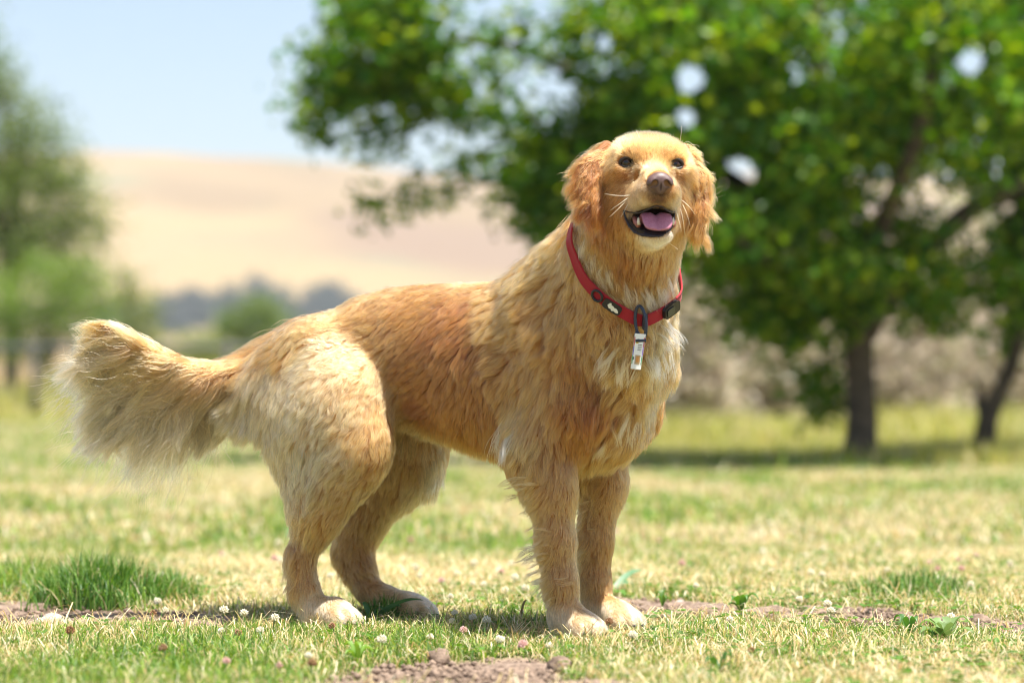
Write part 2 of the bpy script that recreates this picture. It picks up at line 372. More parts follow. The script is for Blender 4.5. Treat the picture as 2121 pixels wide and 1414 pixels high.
# (x, y, dx, dy, length cm, lift, wave, root tint, tip tint)   read off the photograph, placed on the body's surface; chest and flank tints mix coat colour with painted shade
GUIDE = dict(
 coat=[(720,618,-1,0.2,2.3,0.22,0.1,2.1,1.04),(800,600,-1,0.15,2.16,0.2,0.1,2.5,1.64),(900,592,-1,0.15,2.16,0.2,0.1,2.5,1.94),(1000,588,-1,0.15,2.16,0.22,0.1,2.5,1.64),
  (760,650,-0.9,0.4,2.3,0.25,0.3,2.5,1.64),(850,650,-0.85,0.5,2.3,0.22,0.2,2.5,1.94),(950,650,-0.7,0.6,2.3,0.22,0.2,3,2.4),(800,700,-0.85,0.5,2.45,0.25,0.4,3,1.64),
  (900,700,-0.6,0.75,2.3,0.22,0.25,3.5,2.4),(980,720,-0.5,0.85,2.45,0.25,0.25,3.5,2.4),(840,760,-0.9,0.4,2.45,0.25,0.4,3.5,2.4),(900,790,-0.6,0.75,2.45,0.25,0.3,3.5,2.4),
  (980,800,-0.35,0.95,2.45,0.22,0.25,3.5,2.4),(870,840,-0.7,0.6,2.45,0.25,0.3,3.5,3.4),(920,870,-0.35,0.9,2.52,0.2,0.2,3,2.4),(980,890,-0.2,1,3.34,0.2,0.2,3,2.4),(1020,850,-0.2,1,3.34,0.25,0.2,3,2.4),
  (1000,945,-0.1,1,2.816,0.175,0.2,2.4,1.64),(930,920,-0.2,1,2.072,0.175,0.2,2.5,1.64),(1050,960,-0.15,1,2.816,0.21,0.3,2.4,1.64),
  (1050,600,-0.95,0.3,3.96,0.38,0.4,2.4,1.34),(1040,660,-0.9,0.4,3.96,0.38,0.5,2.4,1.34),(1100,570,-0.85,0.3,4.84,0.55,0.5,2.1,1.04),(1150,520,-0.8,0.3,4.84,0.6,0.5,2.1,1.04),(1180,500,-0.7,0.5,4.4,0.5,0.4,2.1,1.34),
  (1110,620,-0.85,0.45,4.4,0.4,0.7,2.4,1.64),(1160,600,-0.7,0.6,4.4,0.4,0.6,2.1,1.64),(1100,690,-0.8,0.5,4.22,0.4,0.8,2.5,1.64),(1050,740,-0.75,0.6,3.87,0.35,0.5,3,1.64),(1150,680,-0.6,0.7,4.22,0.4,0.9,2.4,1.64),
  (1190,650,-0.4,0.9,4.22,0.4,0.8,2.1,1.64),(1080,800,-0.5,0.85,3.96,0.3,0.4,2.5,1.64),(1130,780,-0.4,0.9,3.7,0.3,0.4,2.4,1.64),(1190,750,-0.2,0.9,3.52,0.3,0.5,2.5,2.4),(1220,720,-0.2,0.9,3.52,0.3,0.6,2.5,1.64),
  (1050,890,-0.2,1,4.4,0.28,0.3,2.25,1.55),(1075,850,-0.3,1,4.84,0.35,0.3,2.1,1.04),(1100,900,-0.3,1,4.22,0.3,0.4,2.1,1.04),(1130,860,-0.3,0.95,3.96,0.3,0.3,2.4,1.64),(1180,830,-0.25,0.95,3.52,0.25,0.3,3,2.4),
  (1140,940,-0.3,0.95,3.7,0.3,0.4,2.5,1.64),(1190,900,-0.15,1,2.59,0.25,0.3,3,2.4),(1220,840,-0.1,1,3.52,0.25,0.3,3.5,2.9),(1240,900,-0.2,0.95,3.96,0.3,0.5,3.5,2.4),(1265,830,-0.1,1,3.96,0.3,0.5,3.5,2.4),  # deepest tints below the neck paint in the head's shadow
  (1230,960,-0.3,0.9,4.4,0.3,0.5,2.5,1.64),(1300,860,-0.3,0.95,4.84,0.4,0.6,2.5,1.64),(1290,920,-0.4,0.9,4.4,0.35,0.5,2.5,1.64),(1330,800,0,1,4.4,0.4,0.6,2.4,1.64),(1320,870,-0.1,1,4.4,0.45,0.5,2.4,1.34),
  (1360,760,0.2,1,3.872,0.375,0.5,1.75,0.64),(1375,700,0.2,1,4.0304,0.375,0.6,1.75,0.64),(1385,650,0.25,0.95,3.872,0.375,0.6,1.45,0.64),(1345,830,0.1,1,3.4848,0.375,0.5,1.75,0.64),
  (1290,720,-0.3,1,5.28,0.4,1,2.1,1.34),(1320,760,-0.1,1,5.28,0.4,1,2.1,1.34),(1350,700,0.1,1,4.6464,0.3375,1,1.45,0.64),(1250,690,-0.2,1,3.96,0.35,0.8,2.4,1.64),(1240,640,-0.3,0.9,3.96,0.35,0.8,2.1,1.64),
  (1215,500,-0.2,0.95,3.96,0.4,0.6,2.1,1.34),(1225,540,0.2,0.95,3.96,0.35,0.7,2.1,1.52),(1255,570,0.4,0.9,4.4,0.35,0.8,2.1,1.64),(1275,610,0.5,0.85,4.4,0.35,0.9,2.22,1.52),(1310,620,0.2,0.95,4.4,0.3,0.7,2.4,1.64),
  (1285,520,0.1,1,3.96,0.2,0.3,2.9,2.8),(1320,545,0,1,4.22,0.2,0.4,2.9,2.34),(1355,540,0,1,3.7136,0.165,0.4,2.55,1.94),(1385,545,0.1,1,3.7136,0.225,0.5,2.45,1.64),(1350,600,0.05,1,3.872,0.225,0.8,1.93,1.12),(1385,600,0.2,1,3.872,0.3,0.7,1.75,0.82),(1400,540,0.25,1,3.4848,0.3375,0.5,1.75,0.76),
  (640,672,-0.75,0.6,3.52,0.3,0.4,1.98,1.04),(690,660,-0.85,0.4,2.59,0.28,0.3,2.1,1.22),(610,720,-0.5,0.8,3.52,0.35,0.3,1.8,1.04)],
 leg_fur=[(690,720,-0.8,0.5,3.44,0.4,0.9,1.22,0.41),(740,750,-0.6,0.6,2.92,0.45,1,1.3,0.65),(640,760,-0.7,0.6,3.44,0.35,0.6,0.98,0.41),(770,790,-0.4,0.8,2.75,0.4,0.9,1.38,0.81),(660,830,-0.6,0.75,3.87,0.35,0.6,0.98,0.41),
  (585,800,-0.2,1,3.87,0.35,0.4,0.98,0.37),(575,870,-0.05,1,3.87,0.35,0.4,0.9,0.37),(595,940,0,1,3.87,0.35,0.4,0.98,0.41),(720,840,-0.4,0.9,3.44,0.35,0.7,1.38,0.65),(790,850,-0.2,0.95,2.92,0.3,0.5,1.7,1.21),
  (810,900,-0.15,1,2.92,0.3,0.4,2.02,1.21),(760,900,-0.3,0.95,3.1,0.35,0.6,1.78,1.05),(690,920,-0.5,0.85,3.78,0.35,0.7,1.22,0.41),(640,960,-0.3,0.95,4.13,0.35,0.5,0.9,0.37),(780,960,-0.35,0.9,2.92,0.3,0.6,2.18,1.37),(730,980,-0.5,0.8,3.27,0.35,0.8,1.7,0.89),
  (620,1010,-0.15,1,3.44,0.3,0.4,1.38,0.65),(680,1020,-0.5,0.85,3.1,0.3,0.5,1.7,0.97),(720,1040,-0.5,0.85,2.58,0.25,0.4,1.94,1.21),(640,1080,-0.25,1,2.75,0.25,0.3,1.78,1.21),(680,1090,-0.3,0.95,2.24,0.2,0.2,1.86,1.21),
  (610,1150,-0.4,1,2.75,0.35,0.4,2.34,1.45),(645,1150,-0.1,1,1.72,0.2,0.1,2.02,1.37),(605,1200,-0.3,1,3.1,0.4,0.4,2.5,1.61),(640,1200,0.05,1,1.46,0.2,0.1,2.02,1.21),(650,1245,0.15,1,1.2,0.22,0.1,0.68,0.26),(690,1285,0.8,0.5,0.95,0.3,0.1,0.52,0.1),(655,1280,0.3,0.9,1.2,0.3,0.1,0.68,0.26),
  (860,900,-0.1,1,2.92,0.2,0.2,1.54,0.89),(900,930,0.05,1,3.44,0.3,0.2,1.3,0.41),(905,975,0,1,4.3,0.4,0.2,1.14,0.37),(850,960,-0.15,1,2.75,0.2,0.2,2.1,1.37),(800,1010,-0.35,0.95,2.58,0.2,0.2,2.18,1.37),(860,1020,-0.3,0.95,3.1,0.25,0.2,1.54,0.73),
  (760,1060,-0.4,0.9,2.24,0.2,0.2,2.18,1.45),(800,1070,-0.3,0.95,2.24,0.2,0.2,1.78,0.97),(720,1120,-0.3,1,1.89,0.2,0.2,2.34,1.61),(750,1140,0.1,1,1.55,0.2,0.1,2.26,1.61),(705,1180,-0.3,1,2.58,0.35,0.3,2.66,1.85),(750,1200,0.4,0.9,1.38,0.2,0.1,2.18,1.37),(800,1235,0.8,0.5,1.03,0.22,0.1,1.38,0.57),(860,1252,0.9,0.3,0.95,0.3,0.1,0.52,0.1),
  (1105,1010,-0.8,0.6,2.58,0.35,0.4,1.94,1.21),(1125,1090,-0.7,0.7,1.89,0.3,0.3,1.94,1.21),(1135,1160,-0.7,0.7,1.89,0.3,0.3,2.02,1.21),(1142,1220,-0.6,0.8,1.72,0.3,0.2,2.1,1.21),(1130,1010,-0.5,0.85,1.89,0.25,0.3,2.18,1.45),(1165,1000,-0.1,1,1.89,0.2,0.1,2.1,1.37),
  (1150,1080,-0.3,0.95,1.89,0.22,0.1,2.02,1.37),(1175,1080,0,1,1.55,0.2,0.1,1.78,1.21),(1160,1160,-0.15,1,1.72,0.22,0.1,2.18,1.45),(1180,1160,0.05,1,1.38,0.2,0.1,1.86,1.21),(1165,1230,0,1,1.38,0.22,0.1,2.18,1.37),(1165,1275,0.1,1,1.2,0.25,0.1,0.68,0.26),(1205,1300,0.6,0.7,0.95,0.3,0.1,0.52,0.1),
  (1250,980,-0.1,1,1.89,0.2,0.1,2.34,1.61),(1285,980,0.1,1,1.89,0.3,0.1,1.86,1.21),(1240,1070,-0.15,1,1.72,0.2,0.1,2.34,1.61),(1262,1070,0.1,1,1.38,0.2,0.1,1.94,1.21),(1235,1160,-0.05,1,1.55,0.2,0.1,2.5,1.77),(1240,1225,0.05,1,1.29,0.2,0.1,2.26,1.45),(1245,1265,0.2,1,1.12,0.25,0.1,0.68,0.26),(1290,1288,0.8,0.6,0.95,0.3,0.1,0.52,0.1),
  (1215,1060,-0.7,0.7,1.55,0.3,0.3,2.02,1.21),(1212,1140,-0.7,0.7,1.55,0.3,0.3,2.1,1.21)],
 tail_fur=[(590,740,-0.7,0.6,3.5,0.25,0.2,2.15,1.5),(560,725,-0.8,0.4,3.5,0.25,0.2,2.15,1.5),(570,775,-0.3,1,3.96,0.3,0.3,1.35,0.3),(520,745,-0.9,0.4,4,0.2,0.2,2.25,1.5),(520,790,-0.4,1,5.94,0.3,0.3,1.65,0),
  (490,757,-0.85,0.4,5,0.18,0.3,2.35,1.4),(470,795,-0.38,0.95,14.5,0.28,0.5,1.85,0),(440,758,-0.9,0.3,6,0.16,0.3,2.15,1.2),(420,792,-0.46,0.92,19,0.25,0.6,2.05,0),(390,750,-0.9,0.2,8,0.14,0.3,1.95,1),(370,780,-0.54,0.88,21.5,0.22,0.6,2.15,0),
  (345,733,-0.9,-0.15,8,0.12,0.3,1.85,1),(320,757,-0.66,0.8,19,0.2,0.6,2.15,0),(300,715,-0.85,-0.3,7.5,0.12,0.3,1.75,1),(275,730,-0.76,0.7,15,0.2,0.5,2.25,0),(245,687,-0.8,-0.45,5,0.12,0.2,1.75,1),(238,700,-0.8,0.62,11,0.22,0.4,2.55,0.6),(215,670,-0.75,-0.55,3,0.12,0.2,1.85,1.2),(216,680,-0.7,0.75,8,0.25,0.4,2.75,1)],
 head_fur=[(1345,285,0,-1,1,0.25,0.1,1.75,1.2),(1345,310,0,-1,0.9,0.2,0.1,1.45,1),(1300,300,-0.4,-1,1,0.22,0.1,1.55,1.2),(1395,305,0.4,-1,1,0.22,0.1,1.55,1.2),(1350,340,0,-1,0.6,0.18,0,1.25,0.8),(1320,325,-0.2,-1,0.6,0.2,0,1.25,0.8),(1385,325,0.2,-1,0.6,0.2,0,1.45,0.9),
  (1358,357,0,-1,0.45,0.16,0,1.6,1.05),(1270,330,-0.9,0.2,1,0.2,0.1,1.85,1.4),(1432,335,0.9,0.3,1,0.2,0.1,1.65,1.2),(1297,318,-0.7,-0.5,0.7,0.2,0,1.95,1.4),(1402,320,0.7,-0.5,0.7,0.2,0,1.95,1.5),(1297,358,-0.8,0.3,0.6,0.2,0,2.6,2.05),(1402,360,0.8,0.3,0.6,0.2,0,2.4,1.75),
  (1265,370,-0.7,0.7,1.2,0.2,0.1,2.5,2.05),(1270,420,-0.5,0.9,1.5,0.2,0.1,2.6,2.15),(1280,460,-0.2,1,2,0.2,0.1,2.7,2.35),(1310,390,-0.6,0.6,0.6,0.18,0,1.8,1.35),(1325,365,-0.5,0.2,0.45,0.16,0,1.7,1.25),(1310,415,-0.5,0.8,0.6,0.2,0,1.3,0.75),(1335,415,-0.3,0.9,0.5,0.2,0,1.1,0.55),
  (1362,413,0,1,0.4,0.2,0,5,5),(1352,411,0,1,0.4,0.2,0,5,4),(1373,411,0,1,0.4,0.2,0,5,4),(1362,420,0,1,0.5,0.2,0,5,4),(1378,420,0.1,1,0.4,0.2,0,4,1),(1350,420,-0.1,1,0.4,0.25,0,4,1),(1385,415,0.3,0.9,0.5,0.2,0,1.8,0.75),(1400,400,0.5,0.8,0.6,0.2,0,1.7,1.05),(1395,425,0.3,0.9,0.5,0.2,0,1.3,0.55),(1420,380,0.6,0.7,1,0.2,0,2.2,1.65),(1425,430,0.4,0.9,1.5,0.2,0.1,2.5,2.05),(1415,470,0.2,1,2,0.2,0.1,2.3,1.85),
  (1340,500,0,1,0.48,0.25,0,0.6,6),(1365,500,0,1,0.48,0.25,0,0.6,6),(1310,490,-0.3,0.9,1.4,0.2,0,1.9,1.55),(1395,495,0.2,0.95,0.96,0.2,0,1.9,1.45),(1350,512,0,1,0.96,0.2,0.1,1.3,0.8)],
 ear_fur=[(1240,305,-.7,.3,3.3,.35,0.546,2.4,1.75),(1222,325,-.7,.6,4.4,.35,0.728,2.7,2.05),(1242,340,-.2,1,3.3,.25,0.546,3,2.35),(1205,350,-.7,.7,4.95,.35,0.728,3,2.15),(1225,370,-.4,.9,4.95,.25,0.728,3.5,2.75),(1243,380,-.05,1,3.85,.25,0.546,3.3,2.75),(1190,385,-.7,.7,4.4,.4,0.728,3.1,1.95),
  (1210,410,-.45,.9,4.95,.28,0.728,3.6,2.75),(1240,420,0,1,4.4,.2,0.546,3.8,3.15),(1195,425,-.55,.85,3.85,.4,0.728,2.8,1.75),(1222,445,-.2,1,4.4,.25,0.546,3.4,2.75),(1243,450,.05,1,3.3,.2,0.364,3.8,3.15),
  (1440,308,.7,.3,2.86,.4,1.092,2.2,1.55),(1445,330,.5,.7,3.85,.3,0.546,2.4,1.75),(1460,350,.6,.8,4.4,.45,0.728,2.6,1.75),(1455,390,.2,1,4.95,.28,0.546,3,2.35),(1470,400,.4,.9,4.95,.4,0.728,2.6,1.75),(1450,440,.05,1,5.5,.25,0.546,3,2.25),(1465,450,.15,1,5.5,.35,0.546,2.6,1.75)],
)
BW = wld_of(BV)
bvh = BVHTree.FromPolygons([tuple(p) for p in BW], [tuple(f) for f in BF.tolist()])
REG = list(GUIDE)
SCR = np.stack([CX + BW[:, 0] / BW[:, 1] * FPX, HY - (BW[:, 2] - CH) / BW[:, 1] * FPX], 1)
gP, gT, gA, gR = [], [], [], []
camL = Vector((0, 0, CH))
def tint(i):
    i = min(max(i, 0.), 6.); a = int(math.floor(i))
    return TINT[a] if i == a else TINT[a] * (1 - (i - a)) + TINT[a + 1] * (i - a)
for ri, (rn, rows) in enumerate(GUIDE.items()):
    for (x, y, dx, dy, ln, lf, wv, t0, t1) in rows:
        dirn = Vector(px(x, y, 1.0)) - camL
        hit = bvh.ray_cast(camL, dirn.normalized())
        if hit[0] is None:                                  # just off the outline: take the nearest surface
            j = int(np.argmin((SCR[:, 0] - x) ** 2 + (SCR[:, 1] - y) ** 2)); best = bvh.find_nearest(Vector(BW[j]))
            p, n = best[0], best[1]
        else: p, n = hit[0], hit[1]
        wd = np.array((dx, 0, -dy), float); n = np.array(n)
        wd = wd - 0.35 * (wd @ n) * n
        a = loc_of(np.array(p)); t = loc_of(np.array(p) + wd) - a
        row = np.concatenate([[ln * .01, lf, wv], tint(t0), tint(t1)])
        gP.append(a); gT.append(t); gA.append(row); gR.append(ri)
        if rn == 'coat' and abs(a[1]) > .03:                # the other flank mirrors this one
            gP.append(a * (1, -1, 1)); gT.append(t * (1, -1, 1)); gA.append(row); gR.append(ri)
        if rn == 'tail_fur':
            gP.append(a * (1, 1, 1) + (0, .05, 0)); gT.append(t * (1, 1, 1)); gA.append(row); gR.append(ri)
gP, gT, gA, gR = np.array(gP), norm(np.array(gT)), np.array(gA), np.array(gR)

# regions where there is no fur
LIPS = np.array([(1292, 437), (1296, 452), (1304, 468), (1316, 481), (1334, 488), (1353, 490), (1371, 488), (1384, 480), (1392, 466), (1396, 450), (1397, 438), (1384, 438), (1372, 431), (1363, 429), (1354, 430), (1342, 436), (1324, 442), (1306, 441)], float)
def inside(P, poly):
    r = np.zeros(len(P), bool); j = len(poly) - 1
    for i in range(len(poly)):
        (xi, yi), (xj, yj) = poly[i], poly[j]
        c = ((yi > P[:, 1]) != (yj > P[:, 1])) & (P[:, 0] < (xj - xi) * (P[:, 1] - yi) / (yj - yi + 1e-9) + xi); r ^= c; j = i
    return r
def head_masks(Pl):
    h = to_head(Pl)
    mouth = np.zeros(len(h), bool)
    for c_, r_, t_ in MOUTH: mouth |= ell_d(h, c_, r_, rot3(t_)) < .12
    wq = wld_of(Pl); mouth |= inside(np.stack([CX + wq[:, 0] / wq[:, 1] * FPX, HY - (wq[:, 2] - CH) / wq[:, 1] * FPX], 1), LIPS) & (h[:, 2] > -1.5)
    nose = ell_d(h, (0, -3.75, 7.6), (2.1, 1.85, 1.5)) < 0
    eye = np.zeros(len(h), bool)
    for e in EYES: eye |= np.linalg.norm((h - (e[0], e[1], e[2] + .45)) / (1.22, .90, 1.3), axis=1) < 1
    return mouth, nose, eye, h
VM, VN, VE, VH = head_masks(BV)

# sample roots
tri = np.concatenate([BF[:, [0, 1, 2]], BF[:, [0, 2, 3]]])
A_, B_, C_ = BV[tri[:, 0]], BV[tri[:, 1]], BV[tri[:, 2]]
area = np.linalg.norm(np.cross(B_ - A_, C_ - A_), axis=1) / 2
def interp(P):
    out_t = np.zeros((len(P), 3), np.float32); out_a = np.zeros((len(P), gA.shape[1]), np.float32); reg = np.zeros(len(P), int)
    g32 = gP.astype(np.float32); gg = (g32 ** 2).sum(1)
    for i in range(0, len(P), 8000):
        p = P[i:i + 8000].astype(np.float32)
        d2 = np.maximum((p ** 2).sum(1)[:, None] + gg[None] - 2 * p @ g32.T, 0)
        wgt = 1 / (d2 + 3e-5); wgt *= wgt
        wgt /= wgt.sum(1, keepdims=True)
        out_t[i:i + 8000] = wgt @ gT.astype(np.float32); out_a[i:i + 8000] = wgt @ gA.astype(np.float32)
        reg[i:i + 8000] = gR[d2.argmin(1)]
    return norm(out_t), out_a, reg
vt, va, vreg = interp(BV)
dens = np.interp(va[:, 0][tri].mean(1), [.004, .008, .015, .03, .06, .12], [150, 105, 52, 28, 22, 85]) * 1e4     # strands per square metre
cnt = rng.poisson(area * dens)
ti = np.repeat(np.arange(len(tri)), cnt)
r1, r2 = np.sqrt(rng.random(len(ti))), rng.random(len(ti))
R = (1 - r1)[:, None] * A_[ti] + (r1 * (1 - r2))[:, None] * B_[ti] + (r1 * r2)[:, None] * C_[ti]
mm, mn, me_, _ = head_masks(R)
keep = ~(mm | mn | me_) & (R[:, 2] > .004)
bw = np.stack([1 - r1, r1 * (1 - r2), r1 * r2], 1)[keep]; ti = ti[keep]
R = R[keep]; tv = tri[ti]
T = norm((vt[tv] * bw[..., None]).sum(1)); A = (va[tv] * bw[..., None]).sum(1); RG = vreg[tv[:, 0]]
N_ = sdf_grad(R)
n = len(R); print('strands', n)
Ln, LF, WV = A[:, 0], A[:, 1], A[:, 2]
c_root, c_tip = A[:, 3:6], A[:, 6:9]
# locks: every strand leans towards the tip of a lock leader
from mathutils.kdtree import KDTree
lead = rng.random(n) < np.interp(Ln, [.006, .02, .05, .12], [.02, .034, .026, .006])
li = np.nonzero(lead)[0]
kd = KDTree(len(li))
Rl = R[li] + rng.normal(0, 1, (len(li), 3)) * .001
for j, p in enumerate(Rl): kd.insert(p, j)
kd.balance()
own = np.array([kd.find(p)[1] for p in R])
owner = li[own]
big = vnoise(R * 28, 3); mid = vnoise(R * 75, 5)
T = norm(T + np.cross(T, N_) * (.30 * mid + .34 * big)[:, None] + rng.normal(0, .09, (n, 3)))
lenj = np.clip(rng.normal(1, .16, n), .45, 1.4) * (1 + .12 * vnoise(R * 40, 9))
stray = rng.random(n) < .012
lenj = np.where(stray, lenj * 1.25, lenj); LFj = np.clip(LF * (1 + .35 * mid) + rng.normal(0, .07, n) + stray * .35, .04, .95)
K = 8
pts = np.zeros((n, K, 3)); pts[:, 0] = R - N_ * .002
step = (Ln * lenj / (K - 1))[:, None]
side = norm(np.cross(T, N_)); ph = (rng.random(len(li)) * 6.28)[own] + rng.normal(0, .35, n)
fq = (rng.uniform(1.2, 2.2, len(li)))[own]
p = pts[:, 0].copy()
for k in range(1, K):
    t = k / (K - 1)
    g = sdf_grad(p)
    d = T - (T * g).sum(1, keepdims=True) * g * (.55 if k < 4 else .3)
    lift = LFj * (1.25 - 1.1 * t)
    d = norm(d) + g * lift[:, None] + np.array((0, 0, -.10)) * t
    d = d + side * (WV * .85 * np.sin(ph + fq * 6.28 * t) * min(1, 1.6 * t))[:, None] + g * (WV * .35 * np.cos(ph + fq * 6.28 * t))[:, None]
    p = p + norm(d) * step
    s = trilin(p); need = .0012 + .006 * np.minimum(LFj, .5) * t
    push = np.maximum(need - s, 0)
    p = p + sdf_grad(p) * np.minimum(push, .01)[:, None]
    pts[:, k] = p
# gather into locks
cl = np.interp(Ln, [.006, .02, .05, .12], [.12, .32, .50, .9]) * rng.uniform(.6, 1.1, n) * np.where(rng.random(n) < np.where(Ln > .08, .03, .3), .25, 1)
for k in range(1, K):
    t = k / (K - 1)
    off = pts[owner, k] - pts[:, k]
    dist = np.linalg.norm(off, axis=1)
    m = cl * t ** 1.15 * (dist < .06)
    pts[:, k] += off * np.clip(m, 0, .93)[:, None]
# small locks lean together into larger ones
big_l = np.nonzero(lead & (rng.random(n) < .14))[0]
kd2 = KDTree(len(big_l))
for j, q_ in enumerate(R[big_l]): kd2.insert(q_, j)
kd2.balance()
own2 = np.array([kd2.find(q_)[1] for q_ in R[li]])[own]
cl2 = np.interp(Ln, [.01, .03, .06, .15], [0, .20, .34, .55])
for k in range(1, K):
    t = k / (K - 1); off = pts[big_l[own2], k] - pts[:, k]; off *= (np.linalg.norm(off, axis=1) < .07)[:, None]
    pts[:, k] += off * (cl2 * t ** 1.6)[:, None]
# locks get slightly different tints; roots, deeper anyway, are darkened to paint depth between them
lv = (rng.normal(0, 1, len(li)))[own]
sdv = np.where(RG == REG.index('ear_fur'), .32, np.where(RG == REG.index('tail_fur'), .24, np.where(RG == REG.index('head_fur'), .15, .18)))
pv = rng.normal(0, 1, n) * np.where(RG == REG.index('head_fur'), .22, .30)
vv = .86 + sdv * lv + pv + .14 * big
vv = np.clip(vv, .55, 1.5)
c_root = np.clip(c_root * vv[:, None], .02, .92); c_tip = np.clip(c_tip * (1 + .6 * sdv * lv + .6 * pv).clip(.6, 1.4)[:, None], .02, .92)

# ---- the collar's line round the neck (fur is pressed flat under it)
def surf(x, y, out):
    dirn = (Vector(px(x, y, 1.0)) - camL).normalized()
    h = bvh.ray_cast(camL, dirn)
    j = int(np.argmin((SCR[:, 0] - x) ** 2 + (SCR[:, 1] - y) ** 2)); p = np.array(h[0]) if h[0] is not None else BW[j]
    nn = np.array(h[1]) if h[0] is not None else np.array(bvh.find_nearest(Vector(p))[1])
    return p + nn * out
CF = np.array([surf(1199, 492, .018), surf(1206, 530, .018), surf(1225, 577, .018), surf(1258, 615, .019), surf(1295, 645, .022), surf(1322, 660, .026), surf(1347, 650, .023), surf(1375, 628, .020), surf(1392, 606, .016)])
CC = np.array(wld_of(D(1290, 590, -.075)))
e1 = CF[0] - CF[-1]; e2 = CF[5] - (CF[0] + CF[-1]) / 2
pn = norm(np.cross(e1, e2)); ax1 = norm(e1 - pn * (e1 @ pn)); ax2 = np.cross(pn, ax1)
CC = CC - pn * ((CC - CF[[0, 5, 8]].mean(0)) @ pn)
def angp(p): q = p - CC; return math.atan2(q @ ax2, q @ ax1)
aL, aR, aB = angp(CF[0]), angp(CF[-1]), angp(CF[5])
sgn = 1 if math.sin(aB - aR) < 0 else -1
a0_, a1_ = aR, aL
span = (a1_ - a0_) % (2 * math.pi)
if ((aB - a0_) % (2 * math.pi)) < span: span -= 2 * math.pi
back = []
for t in np.linspace(0, 1, 9)[1:-1]:
    a_ = a0_ + span * t; dr = math.cos(a_) * ax1 + math.sin(a_) * ax2
    h = bvh.ray_cast(Vector(CC + dr * .3), Vector(-dr))
    rr = np.linalg.norm(np.array(h[0]) - CC) if h[0] is not None else .08
    back.append(CC + dr * (min(rr, .12) + .012))
CP = np.concatenate([CF, np.array(back)])
def closed_spline(Pn, m=12):
    out = []; q = len(Pn)
    for i in range(q):
        p0, p1, p2, p3 = Pn[i - 1], Pn[i], Pn[(i + 1) % q], Pn[(i + 2) % q]
        for t in np.arange(m) / m:
            out.append(.5 * ((2 * p1) + (-p0 + p2) * t + (2 * p0 - 5 * p1 + 4 * p2 - p3) * t * t + (-p0 + 3 * p1 - 3 * p2 + p3) * t ** 3))
    return np.array(out)
CS = closed_spline(CP)
CSl = loc_of(CS)
near = np.nonzero(((R - CSl.mean(0)) ** 2).sum(1) < .22 ** 2)[0]
first = np.full(len(near), 99)
for k in range(K):
    P_ = pts[near, k].astype(np.float32); dm = np.full(len(near), 9., np.float32)
    for i in range(0, len(near), 20000):
        dm[i:i + 20000] = ((P_[i:i + 20000, None] - CSl[None].astype(np.float32)) ** 2).sum(-1).min(1)
    first = np.where((first == 99) & (dm < .0140 ** 2), k, first)
alive = np.ones(n, bool); alive[near[first == 0]] = False
cut = near[(first > 0) & (first < 99)]; fk = first[(first > 0) & (first < 99)]
tt_ = np.linspace(0, 1, K)[None] * (fk - .3)[:, None]
i0 = np.clip(tt_.astype(int), 0, K - 2); fr_ = (tt_ - i0)[..., None]
ar = np.arange(len(cut))[:, None]
pc = pts[cut]; keepc = rng.random(len(cut)) < .93
pts[cut[keepc]] = (pc[ar, i0] * (1 - fr_) + pc[ar, i0 + 1] * fr_)[keepc]
